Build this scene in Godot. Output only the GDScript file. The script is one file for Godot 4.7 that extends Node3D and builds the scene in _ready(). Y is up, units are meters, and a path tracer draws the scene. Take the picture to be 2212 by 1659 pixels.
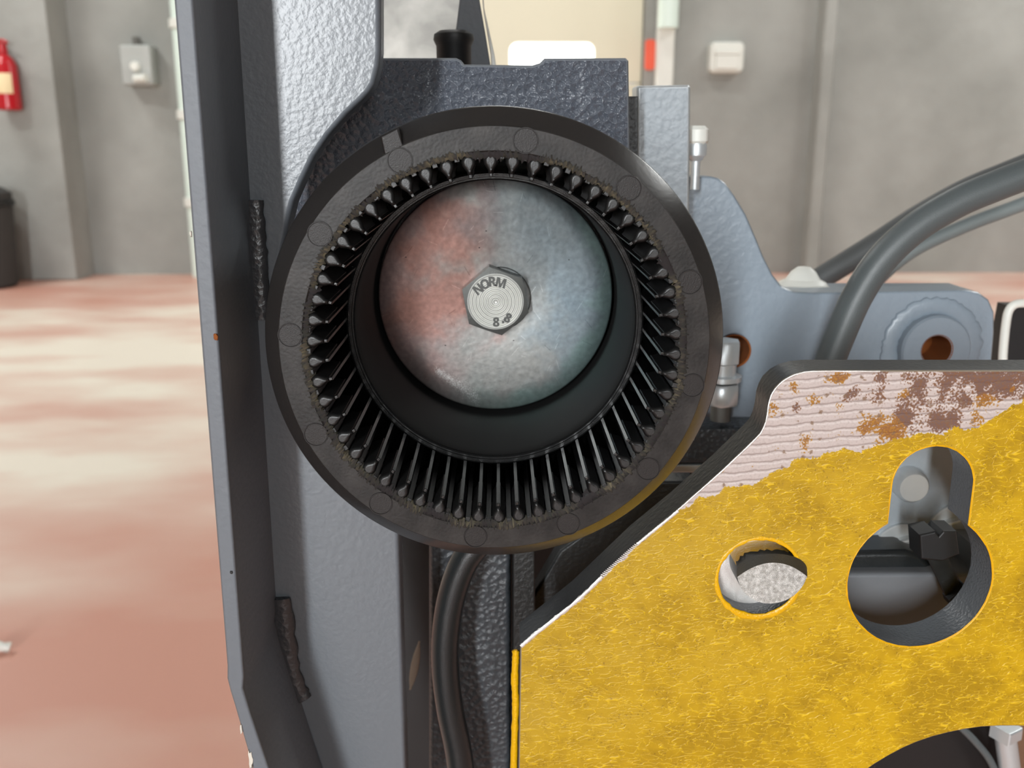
extends Node3D
# A dark plastic roller bolted to a grey painted machine frame, beside a yellow coupling plate, in a workshop hall.
const F := 2050.0        # focal length in pixels of the 2212 x 1659 frame
const CX := 1106.0
const CY := 829.5
const EYE := Vector3(0, 0.86, 0)
const D_RING := 0.36     # distance of the roller's front face from the camera plane
const D_WEB := 0.42
const D_PLATE := 0.40
var view := Basis()
var M := {}
var used := {}


# ---------------------------------------------------------------- mesh builder
class Geo:
	var v := PackedVector3Array()
	var n := PackedVector3Array()
	var uv := PackedVector2Array()
	var c := PackedColorArray()
	var idx := PackedInt32Array()
	var xf := Transform3D()
	var tint := Color(1, 1, 1)

	func pt(p: Vector3, nn: Vector3, t := Vector2.ZERO) -> int:
		v.append(xf * p)
		n.append((xf.basis * nn).normalized())
		uv.append(t)
		c.append(tint)
		return v.size() - 1

	func tri(a: int, b: int, d: int) -> void:   # turned so that the face agrees with its normals
		var face := (v[d] - v[a]).cross(v[b] - v[a])
		if face.dot(n[a] + n[b] + n[d]) >= 0:
			idx.append_array(PackedInt32Array([a, b, d]))
		else:
			idx.append_array(PackedInt32Array([a, d, b]))

	func quad(a: int, b: int, d: int, e: int) -> void:
		tri(a, b, d)
		tri(a, d, e)

	func flat_quad(a: Vector3, b: Vector3, d: Vector3, e: Vector3, out: Vector3) -> void:
		var nn := (b - a).cross(d - a).normalized()
		if nn.dot(out) < 0:
			nn = -nn
		quad(pt(a, nn), pt(b, nn), pt(d, nn), pt(e, nn))

	func mesh() -> ArrayMesh:
		var arr := []
		arr.resize(Mesh.ARRAY_MAX)
		arr[Mesh.ARRAY_VERTEX] = v
		arr[Mesh.ARRAY_NORMAL] = n
		arr[Mesh.ARRAY_TEX_UV] = uv
		arr[Mesh.ARRAY_COLOR] = c
		arr[Mesh.ARRAY_INDEX] = idx
		var m := ArrayMesh.new()
		m.add_surface_from_arrays(Mesh.PRIMITIVE_TRIANGLES, arr)
		return m


# a surface of revolution round local z: profile points (radius, z); corners sharper than 35 degrees stay sharp
func lathe(g: Geo, prof: Array, seg := 64, a0 := 0.0, a1 := TAU) -> void:
	for k in prof.size() - 1:
		var p: Vector2 = prof[k]
		var q: Vector2 = prof[k + 1]
		if p.distance_to(q) < 1e-7:
			continue
		var d := (q - p).normalized()
		var nn := Vector2(-d.y, d.x)   # left of travel
		var n0 := nn
		var n1 := nn
		if k > 0:
			var e: Vector2 = (p - prof[k - 1]).normalized()
			if e.dot(d) > 0.82:
				n0 = (nn + Vector2(-e.y, e.x)).normalized()
		if k < prof.size() - 2:
			var e: Vector2 = (prof[k + 2] - q).normalized()
			if e.dot(d) > 0.82:
				n1 = (nn + Vector2(-e.y, e.x)).normalized()
		var last0 := -1
		var last1 := -1
		for i in seg + 1:
			var a := lerpf(a0, a1, float(i) / seg)
			var cs := cos(a)
			var sn := sin(a)
			var w := Vector2(float(i) / seg, float(k))
			var i0 := g.pt(Vector3(p.x * cs, p.x * sn, p.y), Vector3(n0.x * cs, n0.x * sn, n0.y), w)
			var i1 := g.pt(Vector3(q.x * cs, q.x * sn, q.y), Vector3(n1.x * cs, n1.x * sn, n1.y), w + Vector2(0, 1))
			if last0 >= 0:
				if p.x > 1e-7:
					g.tri(last0, i0, i1)
				if q.x > 1e-7:
					g.tri(last0, i1, last1)
			last0 = i0
			last1 = i1


func inside(p: Vector2, poly: PackedVector2Array) -> bool:
	var odd := false
	var j := poly.size() - 1
	for i in poly.size():
		var a := poly[i]
		var b := poly[j]
		if (a.y > p.y) != (b.y > p.y) and p.x < (b.x - a.x) * (p.y - a.y) / (b.y - a.y) + a.x:
			odd = not odd
		j = i
	return odd


func area_sign(poly: PackedVector2Array) -> float:
	var s := 0.0
	for i in poly.size():
		s += poly[i].cross(poly[(i + 1) % poly.size()])
	return s


func turned(poly: PackedVector2Array, left: bool) -> PackedVector2Array:
	var r := poly.duplicate()
	if (area_sign(r) > 0) != left:
		r.reverse()
	return r


func dense(poly: PackedVector2Array, step: float) -> PackedVector2Array:
	var r := PackedVector2Array()
	for i in poly.size():
		var a := poly[i]
		var b := poly[(i + 1) % poly.size()]
		var k := maxi(1, int(ceil(a.distance_to(b) / step)))
		for j in k:
			r.append(a.lerp(b, float(j) / k))
	return r


func inset(poly: PackedVector2Array, by: float) -> PackedVector2Array:   # towards the left of travel
	var r := PackedVector2Array()
	var m := poly.size()
	for i in m:
		var e := (poly[i] - poly[(i + m - 1) % m]).normalized()
		var f := (poly[(i + 1) % m] - poly[i]).normalized()
		var ne := Vector2(-e.y, e.x)
		var nf := Vector2(-f.y, f.x)
		var s := (ne + nf)
		var q := s.length_squared()
		r.append(poly[i] + (s * (2.0 * by / q) if q > 0.3 else nf * by))
	return r


# plate: outline and holes in the xy plane, front face at zf, back at zb, front edges bevelled; cap, bevel and side may go to different builders
func plate(outline: PackedVector2Array, holes: Array, zf: float, zb: float, bevel: float, cap: Geo, bev: Geo = null, side: Geo = null, uvbox := Rect2(0, 0, 1, 1), step := 0.0) -> void:
	bev = bev if bev else cap
	side = side if side else cap
	var loops := [turned(outline, true)]
	for h in holes:
		loops.append(turned(h, false))
	if step > 0:
		for i in loops.size():
			loops[i] = dense(loops[i], step)
	var ins := []
	for l in loops:
		ins.append(inset(l, bevel) if bevel > 0 else l)
	var put := func(poly: PackedVector2Array, z: float, nn: Vector3) -> int:
		var at := cap.v.size()
		for p in poly:
			cap.pt(Vector3(p.x, p.y, z), nn, Vector2((p.x - uvbox.position.x) / uvbox.size.x, 1.0 - (p.y - uvbox.position.y) / uvbox.size.y))
		return at
	for back in [false, true]:
		var z := zb if back else zf
		var nn := Vector3(0, 0, -1) if back else Vector3(0, 0, 1)
		var src: Array = loops if back else ins
		if src.size() == 1:
			var at: int = put.call(src[0], z, nn)
			var t := Geometry2D.triangulate_polygon(src[0])
			for k in range(0, t.size(), 3):
				cap.tri(at + t[k], at + t[k + 1], at + t[k + 2])
		else:
			var all := PackedVector2Array()
			for l in src:
				all.append_array(l)
			if step > 0:   # points within, so that no thin triangle spans the plate
				var span := Rect2(all[0], Vector2.ZERO)
				for p in all:
					span = span.expand(p)
				var rim := all.duplicate()
				for iy in int(span.size.y / step / 2.0) + 1:
					for ix in int(span.size.x / step / 2.0) + 1:
						var p := span.position + Vector2(ix + 0.5 + 0.23 * sin(iy * 3.1 + ix * 1.7), iy + 0.5 + 0.23 * cos(ix * 2.3 + iy)) * step * 2.0
						var free := inside(p, src[0])
						for j in range(1, src.size()):
							free = free and not inside(p, src[j])
						for r in rim:
							if not free:
								break
							free = r.distance_squared_to(p) > step * step
						if free:
							all.append(p)
			var at: int = put.call(all, z, nn)
			var wide := PackedVector2Array()   # in tenths of a millimetre, shifted a hair so that no four points share a circle
			for i in all.size():
				wide.append((all[i] - all[0]) * 10000.0 + Vector2(sin(i * 12.9898), cos(i * 78.233)) * 0.02)
			var t := Geometry2D.triangulate_delaunay(wide)
			for k in range(0, t.size(), 3):
				var mid := (all[t[k]] + all[t[k + 1]] + all[t[k + 2]]) / 3.0
				if not inside(mid, src[0]):
					continue
				var hit := false
				for j in range(1, src.size()):
					hit = hit or inside(mid, src[j])
				if not hit:
					cap.tri(at + t[k], at + t[k + 1], at + t[k + 2])
	for li in loops.size():
		var l: PackedVector2Array = loops[li]
		var q: PackedVector2Array = ins[li]
		var m := l.size()
		for i in m:
			var j := (i + 1) % m
			var e := (l[j] - l[i]).normalized()
			var nn := Vector2(e.y, -e.x)
			var e0 := (l[i] - l[(i + m - 1) % m]).normalized()
			var e1 := (l[(j + 1) % m] - l[j]).normalized()
			var n0 := (nn + Vector2(e0.y, -e0.x)).normalized() if e0.dot(e) > 0.75 else nn
			var n1 := (nn + Vector2(e1.y, -e1.x)).normalized() if e1.dot(e) > 0.75 else nn
			side.quad(side.pt(Vector3(l[i].x, l[i].y, zf - bevel), Vector3(n0.x, n0.y, 0)), side.pt(Vector3(l[j].x, l[j].y, zf - bevel), Vector3(n1.x, n1.y, 0)),
				side.pt(Vector3(l[j].x, l[j].y, zb), Vector3(n1.x, n1.y, 0)), side.pt(Vector3(l[i].x, l[i].y, zb), Vector3(n0.x, n0.y, 0)))
			if bevel > 0:
				var b0 := Vector3(n0.x, n0.y, 0.1)
				var b1 := Vector3(n1.x, n1.y, 0.1)
				var f0 := Vector3(n0.x * 0.1, n0.y * 0.1, 1)
				var f1 := Vector3(n1.x * 0.1, n1.y * 0.1, 1)
				bev.quad(bev.pt(Vector3(q[i].x, q[i].y, zf), f0), bev.pt(Vector3(q[j].x, q[j].y, zf), f1), bev.pt(Vector3(l[j].x, l[j].y, zf - bevel), b1), bev.pt(Vector3(l[i].x, l[i].y, zf - bevel), b0))


# the separate pieces of a builder's mesh
func pieces(g: Geo) -> Array:
	var root := {}
	var key := PackedInt64Array()
	var seen := {}
	for i in g.v.size():
		var k := Vector3i((g.v[i] * 50000.0).round())
		if not seen.has(k):
			seen[k] = i
		key.append(seen[k])
	var up := PackedInt64Array(range(g.v.size()))
	var find := func(x: int) -> int:
		while up[x] != x:
			up[x] = up[up[x]]
			x = up[x]
		return x
	for i in range(0, g.idx.size(), 3):
		var a: int = find.call(key[g.idx[i]])
		for j in 2:
			var b: int = find.call(key[g.idx[i + 1 + j]])
			if a != b:
				up[b] = a
	for i in range(0, g.idx.size(), 3):
		var a: int = find.call(key[g.idx[i]])
		if not root.has(a):
			root[a] = Geo.new()
		var r: Geo = root[a]
		for j in 3:
			var k := g.idx[i + j]
			r.idx.append(r.pt(g.v[k], g.n[k], g.uv[k]))
	return root.values()


func rect(w: float, h: float, r := 0.0, k := 5) -> PackedVector2Array:
	var p := PackedVector2Array()
	for q in 4:
		var sx := 1.0 if q == 0 or q == 3 else -1.0
		var sy := 1.0 if q < 2 else -1.0
		if r <= 0:
			p.append(Vector2(sx * w / 2, sy * h / 2))
			continue
		for i in k + 1:
			var a := (q + float(i) / k) * PI / 2
			p.append(Vector2(sx * (w / 2 - r), sy * (h / 2 - r)) + Vector2(cos(a), sin(a)) * r)
	return p


func disc(r: float, k := 48, at := Vector2.ZERO, a0 := 0.0) -> PackedVector2Array:
	var p := PackedVector2Array()
	for i in k:
		p.append(at + Vector2(cos(a0 + TAU * i / k), sin(a0 + TAU * i / k)) * r)
	return p


func box(g: Geo, mid: Vector3, size: Vector3, bevel := 0.0) -> void:
	var keep := g.xf
	g.xf = keep * Transform3D(Basis(), mid)
	plate(rect(size.x, size.y), [], size.z / 2, -size.z / 2, bevel, g)
	g.xf = keep


# smooth curve through points
func spline(pts: Array, per := 8) -> PackedVector3Array:
	var r := PackedVector3Array()
	for i in pts.size() - 1:
		var p0: Vector3 = pts[maxi(i - 1, 0)]
		var p1: Vector3 = pts[i]
		var p2: Vector3 = pts[i + 1]
		var p3: Vector3 = pts[mini(i + 2, pts.size() - 1)]
		for k in per:
			r.append(p1.cubic_interpolate(p2, p0, p3, float(k) / per))
	r.append(pts[-1])
	return r


func tube(g: Geo, path: PackedVector3Array, radius: Callable, seg := 16, squash := Vector2.ONE, caps := true) -> void:
	var up := Vector3(0, 0, 1)
	var prev := -1
	for i in path.size():
		var dir := (path[mini(i + 1, path.size() - 1)] - path[maxi(i - 1, 0)]).normalized()
		if absf(up.dot(dir)) > 0.99:
			up = Vector3(0, 1, 0)
		var side := dir.cross(up).normalized()
		up = side.cross(dir).normalized()
		var at := g.v.size()
		for k in seg + 1:
			var a := TAU * k / seg
			var o := side * cos(a) * squash.x + up * sin(a) * squash.y
			g.pt(path[i] + o * float(radius.call(float(i) / (path.size() - 1), a)), side * cos(a) / squash.x + up * sin(a) / squash.y, Vector2(float(k) / seg, float(i)))
		if prev >= 0:
			for k in seg:
				g.quad(prev + k, prev + k + 1, at + k + 1, at + k)
		if caps and (i == 0 or i == path.size() - 1):
			var nn := -dir if i == 0 else dir
			var mid := g.pt(path[i], nn)
			var rim := g.v.size()
			for k in seg + 1:
				g.pt(path[i] + (side * cos(TAU * k / seg) * squash.x + up * sin(TAU * k / seg) * squash.y) * float(radius.call(float(i) / (path.size() - 1), TAU * k / seg)), nn)
			for k in seg:
				g.tri(mid, rim + k, rim + k + 1)
		prev = at


# ---------------------------------------------------------------- naming
func numbered(called: String) -> String:
	var k: int = used.get(called, 0)
	used[called] = k + 1
	return called if k == 0 else "%s_%03d" % [called, k]


func tag(o: Node, label: String, category: String, group := "", kind := "") -> void:
	o.set_meta("label", label)
	o.set_meta("category", category)
	if group:
		o.set_meta("group", group)
	if kind:
		o.set_meta("kind", kind)


func thing(called: String, label: String, category: String, at := Vector3.ZERO, group := "") -> Node3D:
	var o := Node3D.new()
	o.name = numbered(called)
	o.position = at
	add_child(o)
	tag(o, label, category, group)
	return o


# one named mesh; geometry of parts is given in world axes when `world` is set, and set back to the thing's own place
func part(called: String, g, m: Material, under: Node3D = null, world := false) -> MeshInstance3D:
	var o := MeshInstance3D.new()
	o.mesh = g.mesh() if g is Geo else g
	o.material_override = m
	if under:
		o.name = called
		under.add_child(o, true)
		if world:
			var p := Vector3.ZERO
			var q: Node = under
			while q is Node3D and q != self:
				p += q.position
				q = q.get_parent()
			o.position = -p
	else:
		o.name = numbered(called)
		add_child(o)
	return o


func struct(called: String, g: Geo, m: Material, label: String, category: String) -> MeshInstance3D:
	var o := part(called, g, m)
	tag(o, label, category, "", "structure")
	return o


func geo(at := Vector3.ZERO, b := Basis()) -> Geo:
	var g := Geo.new()
	g.xf = Transform3D(b, at)
	return g


# ---------------------------------------------------------------- measuring: the point at distance d behind pixel x, y
func P(x: float, y: float, d: float) -> Vector3:
	var r := view * Vector3((x - CX) / F, -(y - CY) / F, -1)
	return EYE + r * (d / -r.z)


func P2(x: float, y: float, d: float) -> Vector2:
	var p := P(x, y, d)
	return Vector2(p.x, p.y)


func L(px: float, x: float, y: float, d: float) -> float:
	return (P(x + 0.5, y, d) - P(x - 0.5, y, d)).length() * px


func trace(list: Array, d: float) -> PackedVector2Array:
	var r := PackedVector2Array()
	for i in range(0, list.size(), 2):
		r.append(P2(list[i], list[i + 1], d))
	return r


# ---------------------------------------------------------------- materials
func noise(kind: int, freq: float, oct := 3, sd := 1) -> FastNoiseLite:
	var f := FastNoiseLite.new()
	f.noise_type = kind
	f.frequency = freq
	f.fractal_octaves = oct
	f.seed = sd
	return f


func tex(f: FastNoiseLite, size := 512) -> ImageTexture:
	return ImageTexture.create_from_image(f.get_seamless_image(size, size))


func mat(called: String, col: Color, rough := 0.5, metal := 0.0, bump: Texture2D = null, cm := 0.0, tile := 20.0) -> StandardMaterial3D:
	var m := StandardMaterial3D.new()
	m.resource_name = called
	m.albedo_color = col
	m.roughness = rough
	m.metallic = metal
	if bump:
		m.heightmap_enabled = true
		m.heightmap_texture = bump
		m.heightmap_scale = cm
		m.uv1_triplanar = true
		m.uv1_world_triplanar = true
		m.uv1_scale = Vector3.ONE * tile
	M[called] = m
	return m


func stained(base: String, called: String, f: FastNoiseLite, dark: Color, light: Color, tile: float) -> StandardMaterial3D:
	# a copy of a material whose colour varies between two tones
	var im := f.get_seamless_image(512, 512)
	im.convert(Image.FORMAT_L8)
	var src := im.get_data()
	var out := PackedByteArray()
	out.resize(src.size() * 3)
	for i in src.size():
		var c := dark.lerp(light, src[i] / 255.0)
		out[i * 3] = int(c.r * 255)
		out[i * 3 + 1] = int(c.g * 255)
		out[i * 3 + 2] = int(c.b * 255)
	var m: StandardMaterial3D = M[base].duplicate()
	m.resource_name = called
	m.albedo_color = Color.WHITE
	m.albedo_texture = ImageTexture.create_from_image(Image.create_from_data(512, 512, false, Image.FORMAT_RGB8, out))
	m.uv1_triplanar = true
	m.uv1_world_triplanar = true
	m.uv1_scale = Vector3.ONE * tile
	M[called] = m
	return m


func rgb(r: float, g: float, b: float) -> Color:
	return Color(r / 255.0, g / 255.0, b / 255.0)


func materials() -> void:
	var S := FastNoiseLite.TYPE_SIMPLEX_SMOOTH
	var peel := tex(noise(S, 0.035, 3, 3))
	var cell := noise(FastNoiseLite.TYPE_CELLULAR, 0.045, 1, 5)
	cell.cellular_return_type = FastNoiseLite.RETURN_DISTANCE
	cell.domain_warp_enabled = true
	cell.domain_warp_amplitude = 18.0
	cell.domain_warp_frequency = 0.02
	var hammer := tex(cell)
	var fine := tex(noise(S, 0.12, 4, 8))
	mat("paint", rgb(106, 111, 116), 0.29, 0.0, peel, 0.009, 15.0)
	mat("paint_smooth", rgb(104, 109, 115), 0.5, 0.0, peel, 0.012, 12.0)
	mat("paint_hammer", rgb(86, 91, 100), 0.2, 0.0, hammer, 0.2, 13.0)
	mat("paint_dark", rgb(58, 62, 66), 0.36, 0.0, hammer, 0.08, 13.0)
	mat("paint_black", rgb(30, 32, 33), 0.42, 0.0, peel, 0.02, 16.0)
	mat("paint_cut", rgb(54, 56, 58), 0.4, 0.0, peel, 0.015, 16.0)
	mat("paint_blue", rgb(140, 152, 163), 0.3, 0.0, peel, 0.02, 9.0)
	mat("plastic", rgb(40, 37, 36), 0.42, 0.0, fine, 0.006, 24.0)
	mat("plastic_gloss", rgb(40, 38, 37), 0.27, 0.0, peel, 0.003, 20.0)
	mat("plastic_rib", rgb(26, 26, 26), 0.2, 0.0, fine, 0.004, 30.0)
	for called in ["plastic"]:
		M[called].metallic_specular = 0.36
	stained("plastic", "plastic_worn", noise(S, 0.012, 5, 91), rgb(27, 25, 24), rgb(56, 53, 51), 9.0)
	mat("bar_paint", rgb(150, 158, 164), 0.3, 0.0, peel, 0.02, 9.0)
	mat("plastic_foot", rgb(28, 28, 28), 0.38, 0.0, fine, 0.004, 30.0)
	mat("bore", rgb(22, 22, 22), 0.62)
	mat("rubber", rgb(30, 33, 34), 0.28, 0.0, fine, 0.01, 30.0)
	mat("hose", rgb(84, 90, 91), 0.42, 0.0, fine, 0.01, 20.0)
	mat("black", rgb(20, 20, 21), 0.5)
	mat("zinc", rgb(204, 209, 211), 0.34, 0.5, fine, 0.006, 30.0)
	mat("steel", rgb(216, 216, 212), 0.4, 0.35, fine, 0.012, 50.0)
	mat("steel_dark", rgb(112, 113, 110), 0.42, 0.75, fine, 0.015, 50.0)
	mat("bare", rgb(235, 232, 228), 0.3, 0.55, fine, 0.01, 40.0)
	mat("bare_dull", rgb(150, 138, 120), 0.45, 0.3)
	mat("paint_hole", rgb(104, 108, 112), 0.26, 0.0, peel, 0.03, 30.0)
	mat("rust", rgb(150, 84, 34), 0.85, 0.0, fine, 0.05, 40.0)
	mat("yellow_edge", rgb(224, 170, 6), 0.3, 0.0, peel, 0.02, 30.0)
	mat("primer", rgb(214, 208, 196), 0.7)
	mat("flash", Color.WHITE, 0.7)
	M.flash.metallic_specular = 0.3
	M.flash.vertex_color_use_as_albedo = true
	mat("wall", rgb(150, 149, 145), 0.85, 0.0, tex(noise(S, 0.05, 4, 21)), 0.3, 1.2)
	stained("wall", "wall_grey", noise(S, 0.006, 4, 31), rgb(142, 142, 137), rgb(168, 168, 163), 0.35)
	mat("wall_dark", rgb(104, 101, 96), 0.85)
	mat("cream", rgb(226, 220, 196), 0.5)
	mat("white", rgb(226, 226, 218), 0.45)
	mat("pipe", rgb(222, 236, 226), 0.4)
	mat("red", rgb(176, 22, 32), 0.25)
	mat("orange", rgb(232, 92, 62), 0.5)
	mat("label_print", rgb(236, 214, 170), 0.6)
	mat("dark_fabric", rgb(54, 52, 50), 0.8)
	mat("ceiling", rgb(112, 112, 110), 0.8)
	mat("housing", rgb(220, 220, 220), 0.5)
	mat("glass", Color(0.9, 0.95, 0.95, 0.15), 0.05)
	M.glass.transparency = BaseMaterial3D.TRANSPARENCY_ALPHA
	var lit := mat("daylight", rgb(250, 252, 250), 0.6)
	lit.emission_enabled = true
	lit.emission = rgb(250, 252, 248)
	lit.emission_energy_multiplier = 2.2
	var tubes := mat("lamp_glow", rgb(255, 255, 250), 0.6)
	tubes.emission_enabled = true
	tubes.emission = rgb(255, 250, 240)
	tubes.emission_energy_multiplier = 4.0


# ---------------------------------------------------------------- the scene
func _ready() -> void:
	# camera: level with the horizon 14.5 degrees above the middle of the frame
	view = Basis(Vector3.UP, -0.0146) * Basis(Vector3.RIGHT, -deg_to_rad(14.5))
	var cam := Camera3D.new()
	cam.name = "camera"
	cam.transform = Transform3D(view, EYE)
	var lens := CameraAttributesPhysical.new()
	lens.frustum_focal_length = 12.0 / (CY / F)
	lens.frustum_focus_distance = 0.405
	lens.frustum_near = 0.02
	lens.exposure_aperture = 12.5
	cam.attributes = lens
	cam.fov = rad_to_deg(2.0 * atan(CY / F))
	cam.near = 0.02
	add_child(cam)
	cam.current = true
	var env := Environment.new()
	env.background_mode = Environment.BG_SKY
	var sky := ProceduralSkyMaterial.new()
	sky.sky_top_color = rgb(150, 180, 215)
	sky.sky_horizon_color = rgb(225, 232, 238)
	sky.ground_bottom_color = rgb(110, 108, 104)
	sky.ground_horizon_color = rgb(200, 202, 202)
	env.sky = Sky.new()
	env.sky.sky_material = sky
	env.tonemap_mode = Environment.TONE_MAPPER_LINEAR
	env.tonemap_exposure = 1.1
	env.sdfgi_enabled = true
	env.ssao_enabled = true
	env.ssil_enabled = true
	var we := WorldEnvironment.new()
	we.name = "environment"
	we.environment = env
	add_child(we)
	materials()
	hall()
	lamps()
	hall_things()
	frame_channel()
	support()
	arm()
	roller()
	coupling_plate()
	behind_plate()
	lower_things()
	cables()


func lamps() -> void:
	# daylight through tall glazed openings in the wall behind the camera, left and right, and ceiling fittings
	for w in [[-1.74, 1.95, 0.38, 2.7, 36.0], [1.0, 1.95, 0.7, 2.4, 7.0]]:
		daylight_window(w[0], w[1], w[2], w[3], w[4])
	for spot in [[-3.9, -4.7, 6.5], [-3.9, -2.8, 8.5], [0.3, -4.7, 3.2], [4.3, -4.7, 8.0], [4.3, -3.2, 8.0]]:
		ceiling_lamp(spot[0], spot[1], spot[2])


func daylight_window(x: float, y: float, w: float, h: float, power: float) -> void:
	var o := thing("window", "", "window", Vector3(x, y, 5.98))
	o.set_meta("label", "tall narrow glazed opening with daylight in the wall behind" if x < 0 else "broader glazed opening with daylight in the wall behind")
	o.set_meta("kind", "structure")
	o.name = "window_%d" % (1 if x < 0 else 2)
	var g := geo()
	plate(rect(w + 0.16, h + 0.16), [rect(w, h)], -0.08, 0.02, 0.0, g, null, null, Rect2(0, 0, 1, 1), 0.2)
	part("window_frame", g, M.white, o)
	g = geo()
	box(g, Vector3(0, 0, 0), Vector3(w, h, 0.02))
	part("pane", g, M.daylight, o)
	var l := AreaLight3D.new()
	l.name = "daylight"
	l.area_size = Vector2(w, h)
	l.light_energy = power
	l.light_color = rgb(248, 252, 255)
	l.position = Vector3(0, 0, -0.03)
	l.shadow_enabled = true
	l.set("area_range", 20.0)
	o.add_child(l)


func ceiling_lamp(x: float, z: float, power: float) -> void:
	var o := thing("ceiling_lamp", "long white ceiling fitting with two glowing tubes", "lamp", Vector3(x, 4.1, z), "ceiling fittings of the hall")
	var g := geo()
	box(g, Vector3(0, 0.03, 0), Vector3(1.5, 0.06, 0.22), 0.005)
	part("housing", g, M.housing, o)
	g = geo()
	box(g, Vector3(0, -0.01, 0), Vector3(1.44, 0.02, 0.16), 0.004)
	part("diffuser", g, M.lamp_glow, o)
	var l := AreaLight3D.new()
	l.name = "lamp_light"
	l.area_size = Vector2(1.44, 0.16)
	l.light_energy = power
	l.light_color = rgb(250, 252, 250)
	l.position = Vector3(0, -0.03, 0)
	l.rotation = Vector3(-PI / 2, 0, 0)
	l.shadow_enabled = true
	l.set("area_range", 20.0)
	o.add_child(l)


func floor_picture() -> ImageTexture:
	# worn red floor paint: bare pale screed showing through in patches and streaks
	var w := 1024
	var a := noise(FastNoiseLite.TYPE_SIMPLEX_SMOOTH, 0.008, 3, 41).get_image(w / 3, w)
	a.resize(w, w, Image.INTERPOLATE_CUBIC)
	var b := noise(FastNoiseLite.TYPE_SIMPLEX_SMOOTH, 0.02, 4, 42).get_image(w / 2, w)
	b.resize(w, w, Image.INTERPOLATE_CUBIC)
	a.convert(Image.FORMAT_L8)
	b.convert(Image.FORMAT_L8)
	var da := a.get_data()
	var db := b.get_data()
	var out := PackedByteArray()
	out.resize(w * w * 3)
	var red := rgb(204, 149, 131)
	var pink := rgb(216, 180, 164)
	var pale := rgb(236, 226, 210)
	for j in w:
		# pale band across the hall: floor glare painted into the colour
		var zz := -6.4 + 8.0 * j / w
		var glare_band := clampf(1.5 - absf(zz + 3.5) / 1.2, 0.0, 1.0)
		for i in w:
			var k := j * w + i
			var t := da[k] / 255.0 * 0.62 + db[k] / 255.0 * 0.38
			var s := clampf((t - 0.42) * 1.7 + glare_band * 0.62 + 0.16, 0.0, 1.0)
			var c := red.lerp(pink, minf(s * 2.0, 1.0)).lerp(pale, maxf(s * 2.0 - 1.0, 0.0))
			out[k * 3] = int(c.r * 255)
			out[k * 3 + 1] = int(c.g * 255)
			out[k * 3 + 2] = int(c.b * 255)
	return ImageTexture.create_from_image(Image.create_from_data(w, w, false, Image.FORMAT_RGB8, out))


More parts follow.
